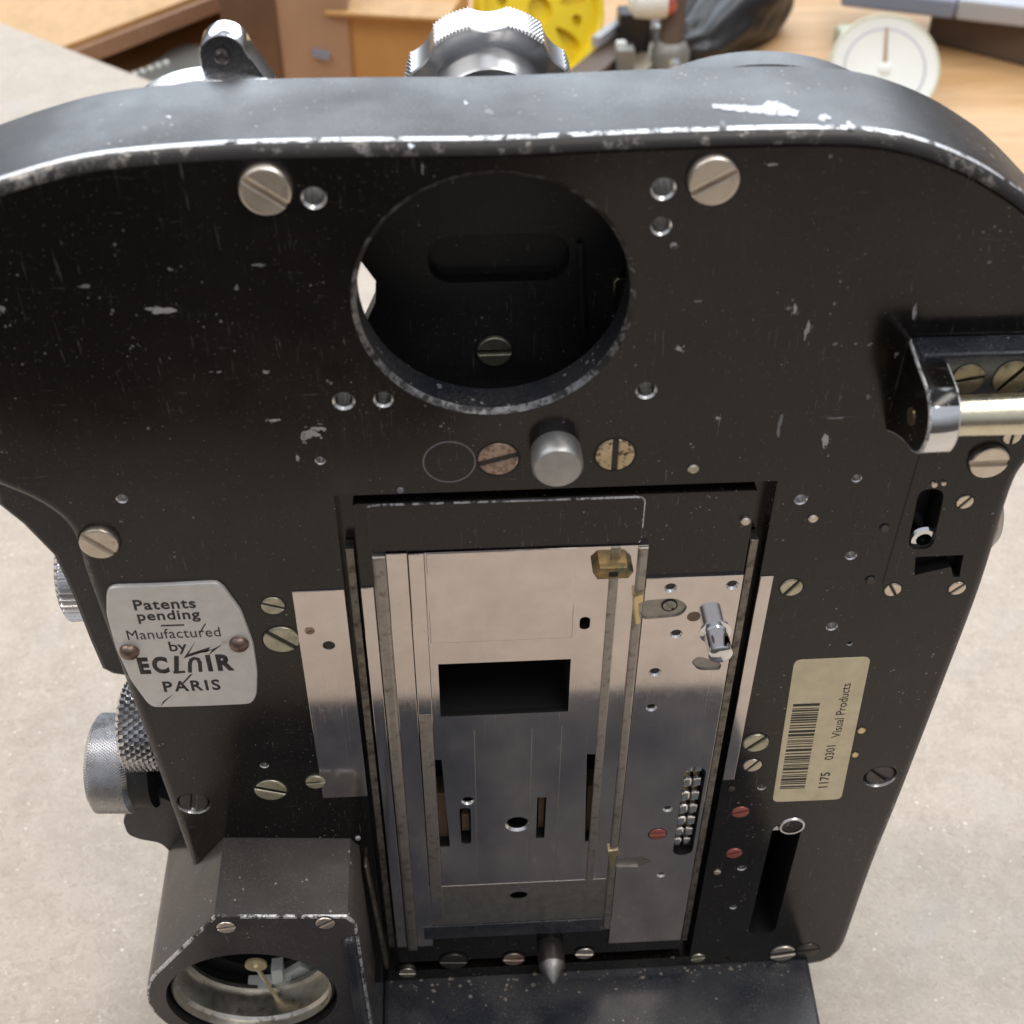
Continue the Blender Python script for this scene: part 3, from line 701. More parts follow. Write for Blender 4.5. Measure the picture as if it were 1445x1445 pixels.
# polished guide post, gate screw, latch
bm = bmesh.new(); b0 = P(1008, 874, -.3); b1 = P(1019, 921, -9.0)
ax = Vector((0, -1, 0))
lathe(bm, [(2.6, -.3), (2.6, .25), (1.95, .4), (1.95, 4.9), (1.6, 5.2), (.1, 5.25)], (b0.x + .5, -.2, b0.z - 3.0), ax, 40)
finish('guide_post', bm, M['chrome'], CAMERA)
bm = bmesh.new(); x, z = XZ(864, 800, -.9)
prism(bm, [(x - 3.1, z + .1), (x - 2.4, z - 1.15), (x + 2.4, z - 1.15), (x + 3.1, z + .1), (x + 2.1, z + 1.3), (x - 2.1, z + 1.3)], -.3, -2.5, .4)
prism(bm, [(x - .7, z - .5), (x + .7, z - .5), (x + .7, z + .5), (x - .7, z + .5)], -2.4, -2.53, 0, mi=1)
finish('brass_nut', bm, [M['brass_old'], M['dark']], CAMERA)
bm = bmesh.new(); prism(bm, [XZ(u, v, -1) for u, v in ((893, 838), (908, 835), (907, 846), (901, 848), (903, 876), (895, 880))], 0, -1.6, .2); finish('latch_hook', bm, M['brass'], CAMERA)
bm = bmesh.new(); prism(bm, [XZ(u, v, -1) for u, v in ((858, 1200), (872, 1197), (874, 1205), (868, 1208), (866, 1222), (860, 1222))], 0, -1.3, .2); finish('latch_hook', bm, M['brass'], CAMERA)

# ------------------------------------------------------------------ writing
def text(bm, s, x0, x1, zb, h, y, thick=0.0, mi=0, rot=0.0, spacing=1.0):
    cu = bpy.data.curves.new('t', 'FONT'); cu.body = s; cu.offset = thick; cu.space_character = spacing; cu.resolution_u = 4
    o = bpy.data.objects.new('t', cu); scene.collection.objects.link(o); bpy.context.view_layer.update()
    me = bpy.data.meshes.new_from_object(o.evaluated_get(bpy.context.evaluated_depsgraph_get()))
    xs = [v.co.x for v in me.vertices]
    mnx, mxx = min(xs), max(xs); sx = (x1 - x0) / (mxx - mnx); sz = h / 0.70
    b = bmesh.new(); b.from_mesh(me)
    for v in b.verts:
        lx = (v.co.x - mnx) * sx; lz = v.co.y * sz
        v.co = Vector((x0 + lx * math.cos(rot) - lz * math.sin(rot), y, zb + lx * math.sin(rot) + lz * math.cos(rot)))
    r = bmesh.ops.extrude_face_region(b, geom=list(b.faces))
    for v in [g for g in r['geom'] if isinstance(g, bmesh.types.BMVert)]: v.co.y += 0.06
    for f in b.faces: f.material_index = mi
    merge(bm, b)
    bpy.data.objects.remove(o); bpy.data.curves.remove(cu); bpy.data.meshes.remove(me)
def bar(bm, pts, y, mi=0): prism(bm, pts, y + .06, y, 0, mi=mi)
YN = -0.72
def pn(u, v): return XZ(u, v, YN)
bm = bmesh.new()
npl = [(150, 835), (158, 829), (230, 827), (305, 823), (315, 830), (340, 864), (357, 910), (363, 950), (362, 982), (355, 994), (290, 997), (217, 999), (208, 993), (185, 962), (163, 915), (150, 868)]
prism(bm, rpoly([pn(u, v) for u, v in npl], .9, 2), 0.02, -0.7, .22)
NP = finish('name_plate', bm, M['plate'], CAMERA); NP['label'] = 'silver maker plate with barrel-shaped sides'
bm = bmesh.new()
def line(s, u0, u1, v, capx, th=0.015, spacing=1.0):
    p = pn(u0, v); q_ = pn(u1, v - (u1 - u0) * .04); h = abs(pn(u0, v)[1] - pn(u0, v - capx)[1])
    text(bm, s, p[0], q_[0], (p[1] + q_[1]) / 2, h, YN - .015, th, rot=0, spacing=spacing)
line('Patents', 190, 277, 861, 14, .02, 1.1); line('pending', 195, 283, 876, 13, .02, 1.1)
bar(bm, [pn(u, v) for u, v in ((227, 882), (260, 881), (260, 883), (227, 884))], YN - .015)
line('Manufactured', 181, 312, 903, 13.5, .0, 1.05); line('by', 240, 265, 919, 13.5, .015)
line('EC', 198, 240, 950, 21, .05, 1.3); line('IR', 294, 331, 946, 21, .05, 1.3)
def stroke(pts, w):
    for a, b_ in zip(pts[:-1], pts[1:]):
        a = Vector(pn(*a)); b2 = Vector(pn(*b_)); d = (b2 - a).normalized(); nn = Vector((-d.y, d.x)) * w / 2
        bar(bm, [tuple(a + nn - d * w * .3), tuple(b2 + nn + d * w * .3), tuple(b2 - nn + d * w * .3), tuple(a - nn - d * w * .3)], YN - .015 - random.uniform(0, .004))
stroke([(249, 927), (249, 949)], .75); stroke([(246, 949), (260, 948)], .5)
stroke([(268, 948), (268, 936), (270, 931), (274, 929), (279, 930), (282, 935), (283, 947)], .62)
line('PARIS', 232, 312, 976, 14, .025, 1.25)
bar(bm, [pn(u, v) for u, v in ((276, 905), (266, 923), (297, 913), (292, 920), (313, 910), (295, 924), (300, 916), (259, 929))], YN - .02)
bar(bm, [pn(u, v) for u, v in ((272, 951), (260, 964), (256, 965), (268, 952))], YN - .02)
bar(bm, [pn(u, v) for u, v in ((291, 880), (284, 892), (281, 893), (289, 880))], YN - .02)
bar(bm, [pn(u, v) for u, v in ((244, 980), (233, 990), (227, 997), (230, 990))], YN - .02)
finish('lettering', bm, M['ink'], NP, smooth=0)
for u, v in ((182, 922), (337, 911)):
    bm = bmesh.new(); x, z = XZ(u, v, -1.2); r = 1.55
    lathe(bm, [(r, -.65), (r, -1.0), (r * .85, -1.5), (r * .5, -1.85), (.05, -1.95)], (x, 0, z), (0, 1, 0), 24); finish('rivet', bm, M['rivet'], NP)

YS = -0.14
bm = bmesh.new()
st = [XZ(u, v, YS) for u, v in ((1090, 1132), (1187, 1128), (1229, 927), (1121, 932))]
prism(bm, rpoly(st, 1.4, 5), 0.02, YS, .03)
ST = finish('paper_label', bm, M['paper'], CAMERA); ST['label'] = 'yellowed barcode sticker'
O = Vector(st[0]); ex = (Vector(st[1]) - O); ey = (Vector(st[3]) - O)
Ls = ey.length; Ws = ex.length
bm = bmesh.new()
def SP(a, b_): p = O + ex * a + ey * b_; return (p.x, p.y)         # a across, b along the sticker
rb = random.Random(3); t = 0.10
while t < 0.715:
    w = rb.choice((.006, .006, .012, .018, .009)); bar(bm, [SP(.075, t), SP(.435, t), SP(.435, t + w), SP(.075, t + w)], YS - .012, 0)
    t += w + rb.choice((.005, .005, .008, .012))
finish('barcode', bm, M['ink_grey'], ST, smooth=0)
bm = bmesh.new(); ang = math.atan2(ey.y, ey.x)
def sline(s, a, b0, b1, hf, th=0.0):
    p = SP(a, b0); text(bm, s, p[0], p[0] + (b1 - b0) * Ls, p[1], hf * Ws, YS - .012, th, rot=ang)
sline('1175', .76, .10, .215, .13, .02); sline('0301', .76, .31, .415, .12, .01); sline('Visual Products', .80, .47, .84, .125, .005)
finish('lettering', bm, M['ink'], ST, smooth=0)

# ------------------------------------------------------------------ motor socket block, lower left
YF = -16.3
bx = lambda u, v: XZ(u, v, YF)
pts = [bx(302, 1294), bx(490, 1294), bx(503, 1304)]
cx, cz = XZ(356, 1408, YF); R0 = 19.6
arc = [(cx + R0 * math.cos(math.radians(a)), cz + R0 * math.sin(math.radians(a))) for a in range(270, 146, -8)]
poly = pts + [(-26.8, -85), (-29, cz - R0)] + arc
bm = bmesh.new(); prism(bm, poly, 24, YF, .5, 2, mbev=1)
blk = finish('motor_socket', bm, [M['paint_block'], M['worn_glint']], None, smooth=25)
c = bmesh.new(); RX, RZ = XZ(356, 1408, YF); RR = 16.0
lathe(c, [(RR, YF - 1), (RR, YF + 3), (RR - .6, YF + 3.2), (RR - .6, YF + 22)], (RX, 0, RZ), (0, 1, 0), 80)
cut(blk, c, [M['paint_dull']]); blk.location -= CAMERA.location; blk.parent = CAMERA
bm = bmesh.new()
yy = YF + 1.6
lathe(bm, [(RR - .7, yy), (RR - 1.1, yy - .3), (RR - 1.3, yy + 1.0), (RR - 1.0, yy + 1.4), (RR - 1.6, yy + 2.0), (RR - 1.6, yy + 7.2), (RR - 2.6, yy + 7.4), (RR - 2.6, yy + 8.2), (RR - .7, yy + 8.2)], (RX, 0, RZ), (0, 1, 0), 80, cap=False)
finish('socket_ring', bm, M['ring_metal'], blk)
bm = bmesh.new(); y1 = YF + 12.5
lathe(bm, [(RR - .7, y1), (RR - 5.5, y1), (RR - 5.5, y1 + 3)], (RX, 0, RZ), (0, 1, 0), 64, cap=False); finish('socket_floor', bm, M['dark'], blk)
bm = bmesh.new(); prism(bm, [XZ(u, v, YF + 9) for u, v in ((349, 1396), (410, 1393), (411, 1402), (349, 1404))], YF + 12, YF + 9, .2)
prism(bm, [XZ(u, v, YF + 11) for u, v in ((400, 1378), (424, 1364), (448, 1374), (446, 1386), (412, 1392))], YF + 14, YF + 11, .3)
prism(bm, [XZ(u, v, YF + 10) for u, v in ((382, 1372), (398, 1370), (402, 1398), (386, 1402))], YF + 13, YF + 10, .3)
finish('contact_block', bm, M['white'], blk)
bm = bmesh.new(); a = P(361, 1363, YF + 2); b_ = P(391, 1409, YF + 8)
lathe(bm, [(2.05, 0), (2.05, .5), (1.7, .7)], a, (0, 1, 0), 32); lathe(bm, [(.42, 0), (.42, (b_ - a).length), (.05, (b_ - a).length + 1)], a, (b_ - a), 16)
finish('contact_pin', bm, M['pin_gold'], blk)
screw(319, 1310, 14, 8, 'nickel', .25, y=YF, parent=blk); screw(459, 1304, 14, 25, 'nickel', .25, y=YF, parent=blk)
bm = bmesh.new(); x, z = XZ(493, 1330, YF); prism(bm, rrect(x - 1.1, x + 1.3, -88, z + 2.2, 1.0), YF + 4, YF - 1.1, .6); finish('socket_rail', bm, M['paint_dusty'], blk)
# thin fin between socket and gate, floor plate of the camera
bm = bmesh.new(); p0 = P(516, 1222, -2); p1 = P(545, 1392, -6)
prism(bm, [(p0.x - .25, p0.z), (p0.x + .25, p0.z), (p1.x + .35, p1.z), (p1.x - .35, p1.z)], .1, -2.2, .2); finish('fin', bm, M['strip'], CAMERA)
ZS = -94.2
bm = bmesh.new()
hull_poly(bm, [(-25.5, 16), (-25.5, -79), (62.5, -79), (66.9, 16)], ZT, ZS, .9)
hull_poly(bm, [(-66, 40), (-66, -79), (-25.6, -79), (-25.6, 40)], ZT, ZS - .4, .5)
hull_poly(bm, [(-25.4, 44), (-25.4, 16.1), (66, 16.1), (66, 44)], ZT, ZS - .5, .5)
finish('base_plate', bm, M['paint_dusty'], CAMERA)

bm = bmesh.new(); rd = random.Random(11)
for i in range(95):
    x = rd.uniform(-24, 64); y = -abs(rd.gauss(0, 2.2)) - .2; r = rd.choice((.12, .16, .2, .3, .42)) * rd.uniform(.7, 1.2)
    b_ = bmesh.new(); bmesh.ops.create_icosphere(b_, subdivisions=1, radius=r)
    for v in b_.verts: v.co = Vector((v.co.x * rd.uniform(.8, 1.6), v.co.y, v.co.z * .6)) * rd.uniform(.85, 1.15) + Vector((x, y, ZS + r * .3))
    for f in b_.faces: f.material_index = rd.choice((0, 0, 1))
    merge(bm, b_)
tag(finish('dust_crumbs', bm, [M['crumb'], M['chip_dull']], CAMERA), None, None, kind='stuff')

# ------------------------------------------------------------------ magazine hinge, right
XL = 54.0
def side(u, v, x):
    r = ray(u, v); p = CAM + r * ((x - CAM.x) / r.x); return (p.y, p.z)
bm = bmesh.new()
out = [(-0.02, 67.8), (-4.0, 67.0), (-7.5, 66.5), (-9.8, 66.0), (-11.8, 64.6), (-12.9, 62.4), (-12.9, 59.9), (-11.8, 57.6), (-9.7, 56.2), (-7.2, 55.6), (-3.5, 54.0), (-0.02, 52.0)]
out = spline(out, 4)
a = [bm.verts.new((XL, y, z)) for y, z in out]; b_ = [bm.verts.new((XL + 4.3, y, z)) for y, z in out]; n = len(out)
bm.faces.new(a); bm.faces.new(list(reversed(b_)))
for i in range(n):
    f = bm.faces.new((a[i], b_[i], b_[(i + 1) % n], a[(i + 1) % n])); f.material_index = 1 if 15 <= i <= 30 else 0; f.smooth = True  # rim beyond the chrome painted black for its dark reflection
bmesh.ops.recalc_face_normals(bm, faces=bm.faces)
be = [e for e in bm.edges if len(e.link_faces) == 2 and e.calc_face_angle(0) > 1.1]
r = bmesh.ops.bevel(bm, geom=be, offset=.35, segments=2, profile=.5, affect='EDGES')
for f in r['faces']: f.material_index = 2; f.smooth = True
LUG = finish('hinge_lug', bm, [M['paint'], M['chrome'], M['worn']], CAMERA, smooth=30)
bm = bmesh.new(); lathe(bm, [(1.25, -.12), (1.25, .4)], (XL, -6.9, 60.0), (1, 0, 0), 24); finish('hinge_pin', bm, M['brass'], LUG)
bm = bmesh.new(); lathe(bm, [(2.75, 0), (2.75, 27.6), (2.4, 28)], (XL + 4.2, -8.6, 61.2), (1, 0, 0), 40); finish('hinge_rod', bm, M['rod'], CAMERA)
bm = bmesh.new(); box(bm, XL + .4, XL + 27, -4.6, -.02, 55.5, 68.2, .5); finish('hinge_block', bm, M['paint_dusty'], CAMERA)
for u, v, rr, dg in ((1367, 530, 24, 10), (1430, 528, 27, 40)):
    bm = bmesh.new(); x, z = XZ(u, v, -4.8); slotted(bm, x, z - .6, pxr(u, v, rr, -4.8), px_angle(u, v, dg), -4.6, .3, .1, .3, .1); finish('screw', bm, M['nickel_dirty'], CAMERA, smooth=30)
bm = bmesh.new(); sm = [XZ(u, v) for u, v in ((1297, 640), (1299, 640), (1246, 825), (1244, 825))]; prism(bm, sm, .05, -.03); finish('seam', bm, M['dark'], CAMERA)
bm = bmesh.new(); p = P(1424, 722, 24); lathe(bm, [(3, -14), (3, -3), (6, -3), (6.8, -2), (6.8, 5.0), (5.6, 6.4), (.1, 6.6)], (p.x - 8.5, 26, p.z - 2), (1, 0, 0), 40); finish('side_button', bm, M['alu_grey'], CAMERA)

# ------------------------------------------------------------------ knobs
def knurled(bm, org, axis, r, w, nd, depth, rows=9, seg=None, chamf=.8, mi=0, style='diamond'):
    seg = seg or nd * 4
    prof = [(r - chamf - .6, 0), (r - chamf, 0)] + [(r, chamf + (w - 2 * chamf) * k / (rows - 1)) for k in range(rows)] + [(r - chamf, w), (r - chamf - .6, w)]
    def rf(a, k, i):
        if k < 2 or k > rows + 1: return 0
        j = k - 2
        if style == 'rib': return depth * (1 if (i % 4) < 2 else -.2)
        t = i * nd / seg
        u_ = (t + j * .5) % 1; v_ = (t - j * .5) % 1
        return depth * (min(abs(u_ - .5), abs(v_ - .5)) * 4 - .6)
    lathe(bm, prof, org, axis, seg, rf, mi)
# big turret knob above the head: knurled rim with scallops, cone and hub towards the viewer
KY = 40.0
tk = math.radians(6); ax = Vector((0.0, -math.cos(tk), -math.sin(tk)))
kc = P(690, 147, KY); RK = 12.3; segs = 560; WK = 5.4
prof = [(RK * .80, -WK - .7), (RK * .97, -WK - .6), (RK, -WK)] + [(RK, -WK + k * WK / 10) for k in range(1, 11)] + [(RK * .975, .2), (RK * .93, .1), (RK * .72, -1.3), (RK * .70, -1.3), (RK * .69, 4.6), (RK * .67, 4.9), (.1, 5.0)]
def rf(a, k, i):
    if k > 14: return 0
    sc_ = 360 / 7; aa = (math.degrees(a) + KOFF) % sc_ - sc_ / 2
    if abs(aa) < 12.5: return -.85 * (1 - (aa / 12.5) ** 2) * (1.0 if k < 13 else .9 if k == 13 else .35)
    if 2 <= k <= 12:
        t = i / 4.0
        return .17 * ((min(abs((t + k * .5) % 1 - .5), abs((t - k * .5) % 1 - .5))) * 4 - .6)
    return 0
KOFF = 90 + 360 / 14
bm = bmesh.new(); lathe(bm, prof, kc, ax, segs, rf)
tn = NT('turned_aluminium_face'); tn.set(col=(0.70, 0.70, 0.71), met=1.0, rough=0.36); tn.b.inputs['Anisotropic'].default_value = 0.85; tn.b.inputs['Anisotropic Rotation'].default_value = 0.25
gp_ = tn.t.nodes.new('ShaderNodeNewGeometry'); v1 = tn.t.nodes.new('ShaderNodeVectorMath'); v1.operation = 'SUBTRACT'; v1.inputs[1].default_value = tuple(kc * S)
v2 = tn.t.nodes.new('ShaderNodeVectorMath'); v2.operation = 'CROSS_PRODUCT'; v2.inputs[1].default_value = tuple(ax)
tn.link(gp_.outputs['Position'], v1.inputs[0]); tn.link(v1.outputs[0], v2.inputs[0]); tn.link(v2.outputs[0], tn.b.inputs['Tangent'])
finish('turret_knob', bm, tn.m, CAMERA, smooth=22)
bm = bmesh.new(); lathe(bm, [(5, 3), (5, 16)], kc, (0, 1, -.35), 32); finish('knob_shaft', bm, M['alu_grey'], CAMERA)
# chrome ear on the left of the head
YE = 24.0
ear = [XZ(u, v, YE) for u, v in ((287, 125), (281, 75), (286, 60), (298, 51), (312, 48), (328, 52), (341, 62), (352, 80), (385, 125))]
bm = bmesh.new(); prism(bm, [(ear[0][0], 90)] + spline(ear, 4) + [(ear[-1][0], 90)], YE + 4.5, YE, .22, mbev=1)
bm.normal_update()
for f in bm.faces:
    if f.normal.z > .35 and abs(f.normal.y) < .5: f.material_index = 1
EAR = finish('strap_lug', bm, [M['paint_top'], M['chrome']], CAMERA, smooth=30)
bm = bmesh.new(); x, z = XZ(313, 79, YE); lathe(bm, [(1.05, .3), (1.05, -.2), (.8, -.35), (.4, -.1)], (x, YE, z), (0, 1, 0), 24); finish('bolt', bm, M['darkscrew'], EAR)
# knobs on the left side
bm = bmesh.new(); p = P(100, 822, 20); knurled(bm, (p.x + 9.2, 22, p.z + .6), (-1, 0, 0), 8.0, 10.2, 44, .55, 10, style='rib'); finish('focus_knob', bm, M['alu'], CAMERA, smooth=25)
bm = bmesh.new(); p = P(205, 1030, 15); knurled(bm, (p.x + 5, 16, p.z), (-1, 0.0, 0), 7.4, 9.0, 34, .8, 9); finish('speed_knob', bm, M['alu'], CAMERA, smooth=20)
bm = bmesh.new(); p = P(160, 1072, 18); knurled(bm, (p.x + 5.0, 17, p.z), (-1, 0.05, 0), 9.2, 8.0, 110, .28, 19); finish('speed_knob', bm, M['alu'], CAMERA, smooth=25)
bm = bmesh.new(); lathe(bm, [(8.6, 0), (8.6, 4.5)], (p.x + 8.8, 17, p.z), (-1, .05, 0), 48); finish('knob_collar', bm, M['paint_dull'], CAMERA)
bm = bmesh.new()
hp = [XZ(u, v, 15) for u, v in ((176, 1140), (183, 1160), (200, 1167), (230, 1172), (262, 1205), (262, 1120), (215, 1100), (190, 1120))]
prism(bm, rpoly(hp, 1.5), 26, 12, 1.0); finish('knob_bracket', bm, M['paint_dusty'], CAMERA)
bm = bmesh.new(); p = P(146, 912, 10); lathe(bm, [(1.7, -4), (1.7, 1.2), (1.2, 1.7)], (p.x + 1, 10, p.z), (-1, 0, 0), 24); finish('side_pin', bm, M['chrome'], CAMERA)

# ------------------------------------------------------------------ things on the bench behind
def gb2(u, v, z=ZB): p = G(u, v, z); return (p.x, p.y)
def block(name, foot_px, h, mat, parent=None, z0=ZB, bev=1.0):      # a box whose visible foot line is measured, given height
    bm = bmesh.new(); hull_poly(bm, foot_px, z0, z0 + h, bev); return finish(name, bm, mat, parent)
def thing(name, label, cat, loc): o = empty(name, loc); tag(o, label, cat); return o

# honey-coloured shelf board on two side panels
zt = -116.0
f0 = Vector(gb2(82, 68, zt)); f1 = Vector(gb2(255, 2, zt)); d = (f1 - f0).normalized(); nn = Vector((-d.y, d.x))
if nn.y < 0: nn = -nn
fb = f1 + d * 160; fl = f0 - ed * 330
sh = thing('low_shelf', 'low honey wood shelf with a brown front edge behind the worktop', 'shelf', (f0.x, f0.y, ZB))
bm = bmesh.new(); hull_poly(bm, [tuple(f0), tuple(fb), tuple(fb + nn * 260), tuple(fl + nn * 200), tuple(fl)], zt - 3, zt, .5); finish('shelf_top', bm, M['wood_board'], sh)
bm = bmesh.new(); hull_poly(bm, [tuple(f0 - nn * 3 + d * 2), tuple(fb - nn * 3), tuple(fb + nn * 12), tuple(f0 + nn * 12 + d * 2)], zt - 13, zt - 3.1, 1); finish('front_edge', bm, M['wood_edge'], sh)
for q0 in (f0 + d * 4, fb - d * 22):
    bm = bmesh.new(); hull_poly(bm, [tuple(q0 + nn * 60), tuple(q0 + d * 18 + nn * 60), tuple(q0 + d * 18 + nn * 190), tuple(q0 + nn * 190)], ZB, zt - 3.1, 0); finish('side_panel', bm, M['brownpost'], sh)
bm = bmesh.new(); hull_poly(bm, [tuple(f0 + d * 23 + nn * 120), tuple(fb - d * 24 + nn * 120), tuple(fb - d * 24 + nn * 128), tuple(f0 + d * 23 + nn * 128)], ZB, zt - 3.1, 0); finish('back_panel', bm, M['browndark'], sh)

# grey perforated metal box in front of the shelf
k0 = [gb2(176, 112), gb2(300, 112), gb2(300, 66), gb2(262, 58)]
bm = bmesh.new(); hull_poly(bm, [gb2(168, 118, ZB + 6), gb2(310, 118, ZB + 6), gb2(300, 66, ZB + 6), gb2(256, 60, ZB + 6)], ZB, ZB + 6, 1)
gbx = finish('metal_tray', bm, M['greymetal']); tag(gbx, 'flat grey metal tray with a row of five pale studs', 'tray')
for i in range(5):
    p = G(190 + i * 11, 104 - i * 4, ZB + 7); bm = bmesh.new(); lathe(bm, [(2.0, 0), (2.0, 1.6), (1.0, 2.4)], (p.x, p.y, ZB + 5.8), (0, 0, 1), 16); finish('stud', bm, M['white'], gbx)

# brown post, tan box, orange box
def standing(name, label, cat, u0, u1, vfoot, vtop, depth, mat, bev=1.5, skew=0.0, z0=ZB):
    a = Vector(gb2(u0, vfoot, z0)); b_ = Vector(gb2(u1, vfoot + skew, z0)); d = (b_ - a).normalized(); nn = Vector((-d.y, d.x))
    if nn.y < 0: nn = -nn
    r = ray((u0 + u1) / 2, vtop); mid = (a + b_) / 2
    t = (mid.y - CAM.y) / r.y; ztop_ = (CAM + r * t).z
    bm = bmesh.new(); hull_poly(bm, [tuple(a), tuple(b_), tuple(b_ + nn * depth), tuple(a + nn * depth)], z0, ztop_, bev)
    o = finish(name, bm, M[mat]); tag(o, label, cat); o['_'] = 0; del o['_']
    return o, a, b_, d, nn, ztop_
standing('wooden_post', 'dark brown wooden post between the shelf and the tan box', 'post', 326, 402, 130, -80, 30, 'brownpost')
tb, a, b_, d, nn, zz = standing('cardboard_box', 'tan cardboard box with a small blue-grey label, left of the orange box', 'box', 400, 500, 128, -60, 90, 'tan')
bm = bmesh.new(); yv = min(a.y, b_.y) - 1.5; lp = [P(u, v, yv) for u, v in ((441, 70), (466, 76), (463, 86), (440, 80))]
prism(bm, [(p.x, p.z) for p in lp], max(a.y, b_.y) + 1, yv); finish('label', bm, M['blueplastic'], tb)
ob, a, b_, d, nn, zz = standing('cardboard_box', 'orange cardboard box with a pale open flap, left of the big knurled knob', 'box', 478, 640, 124, 22, 60, 'card', skew=10)
bm = bmesh.new()
hull_poly(bm, [tuple(a - nn * 6 - d * 3), tuple(b_ - nn * 6), tuple(b_ + nn * 18), tuple(a + nn * 18 - d * 3)], zz + .1, zz + 2.5, .8); finish('flap', bm, M['wood_board'], ob)
bk, *_r = standing('equipment_case', 'black equipment case standing behind the orange box', 'case', 500, 572, 70, -30, 60, 'black_cloth')

# yellow reel standing on the bench
def disc_frame(u, v, rpx, axis, z0=ZB):
    """centre and radius of a disc of given photo radius whose lowest point rests on z0"""
    axis = Vector(axis).normalized(); lowk = math.sqrt(1 - axis.z ** 2)
    r = ray(u, v); lo, hi = 0.1, 3000.0
    for _ in range(60):
        t = (lo + hi) / 2; c = CAM + r.normalized() * t
        R = rpx / FPX * (c - CAM).dot(Vector(fwd))
        if c.z - R * lowk > z0: lo = t
        else: hi = t
    return c, R, axis
def disc_with_holes(bm, c, R, axis, th, holes, seg=72, bev=.8):
    axis = Vector(axis).normalized(); up = Vector((0, 0, 1)); e1 = up.cross(axis).normalized(); e2 = axis.cross(e1).normalized()
    return Matrix(((e1.x, e2.x, axis.x, c.x), (e1.y, e2.y, axis.y, c.y), (e1.z, e2.z, axis.z, c.z), (0, 0, 0, 1)))
yc, Ry, yax = disc_frame(764, 14, 96, (0.34, -0.80, 0.42))
MR = disc_with_holes(None, yc, Ry, yax, 6, None)
def placed(name, bm, mats, mtx, parent=None, smooth=35):
    bmesh.ops.recalc_face_normals(bm, faces=bm.faces); bm.transform(mtx)
    return finish(name, bm, mats, parent, smooth)
bm = bmesh.new()
lathe(bm, [(.1, -2), (Ry * .90, -2), (Ry * .90, 1.0), (Ry * .93, 3.2), (Ry * .97, 4.0), (Ry, 3.0), (Ry, -9), (Ry * .98, -10), (.1, -10)], (0, 0, 0), (0, 0, 1), 96)
rl = placed('yellow_reel', bm, M['yellow'], MR)
c = bmesh.new()
for k in range(6):
    a = math.radians(60 * k + 8)
    pts = []
    for i in range(20):
        t = 2 * math.pi * i / 20; lx = Ry * .60 + Ry * .25 * math.cos(t); ly = Ry * .11 * math.sin(t) * (1.0 + .4 * math.cos(t))
        pts.append((lx * math.cos(a) - ly * math.sin(a), lx * math.sin(a) + ly * math.cos(a)))
    hull_poly(c, pts, -6.5, 8)
    a += math.radians(30); hull_poly(c, circ(Ry * .62 * math.cos(a), Ry * .62 * math.sin(a), Ry * .085, 20), -6.5, 8)
lathe(c, [(Ry * .2, -6), (Ry * .2, 8)], (0, 0, 0), (0, 0, 1), 32)
bmesh.ops.recalc_face_normals(c, faces=c.faces); c.transform(MR); cut(rl, c, [M['yellow']])
tag(rl, 'bright yellow plastic reel with slots, standing behind the big knurled knob', 'reel')

# film rewinder: slanting beige rails with clamps
rw = thing('film_rewinder', 'beige and grey metal rail assembly with clamps, between the yellow reel and the black bag', 'rewinder', (gb2(880, 90)[0], gb2(880, 90)[1], ZB))
def rail(name, a, b_, w, h, z0, mat, bev=.6):
    p = Vector(gb2(*a, z0)); q_ = Vector(gb2(*b_, z0)); d = (q_ - p).normalized(); nn = Vector((-d.y, d.x)) * w / 2
    bm = bmesh.new(); hull_poly(bm, [tuple(p - nn), tuple(q_ - nn), tuple(q_ + nn), tuple(p + nn)], z0 - h, z0, bev); return finish(name, bm, mat, rw)
rail('rail', (830, 150), (990, 15), 14, 12, ZB + 12.1, M['beigemetal'])
rail('rail', (800, 120), (960, -10), 16, 18, ZB + 18.1, M['browndark'])
rail('glass_edge', (840, 52), (905, 5), 5, 6, ZB + 26, M['greyplastic'])
rail('rail', (880, 130), (975, 60), 10, 8, ZB + 8.1, M['offwhite'])
for u, v, h, w, mt in ((893, 48, 14, 9, 'black_cloth'), (882, 82, 6, 5, 'greymetal'), (930, 48, 5, 3, 'white'), (876, 70, 5, 3, 'white')):
    x, y = gb2(u, v, ZB + 20); bm = bmesh.new(); box(bm, x - w, x + w, y - w * .8, y + w * .8, ZB + 12, ZB + 20 + h, 1.2); finish('clamp', bm, M[mt], rw)
x, y = gb2(945, 88, ZB + 10); bm = bmesh.new(); lathe(bm, [(11, 0), (11, 9), (8, 14), (6, 15)], (x, y, ZB + 8), (0, 0, 1), 32); finish('bracket', bm, M['greymetal'], rw)
bm = bmesh.new(); lathe(bm, [(7.0, 0), (7.0, 150)], (x, y, ZB + 20), (0.02, .25, .9), 24); finish('upright_post', bm, M['browndark'], rw)
bm = bmesh.new(); lathe(bm, [(3.2, 0), (4, 1), (3, 3), (.1, 3.4)], (x + 1, y - 10.5, ZB + 13), (0.1, -1, .3), 16); finish('bolt', bm, M['chrome'], rw)
# white tool with a red end
a = G(888, 4, ZB + 44); bm = bmesh.new()
lathe(bm, [(4, 0), (8, 3), (9, 10), (9, 20), (7, 25)], (a.x, a.y, a.z), (.96, .05, .02), 32, mis=[0, 0, 0, 1]); wt_ = finish('marker_bottle', bm, [M['white'], M['red']]); tag(wt_, 'small white bottle with a red end lying on the rails at the top edge', 'bottle')
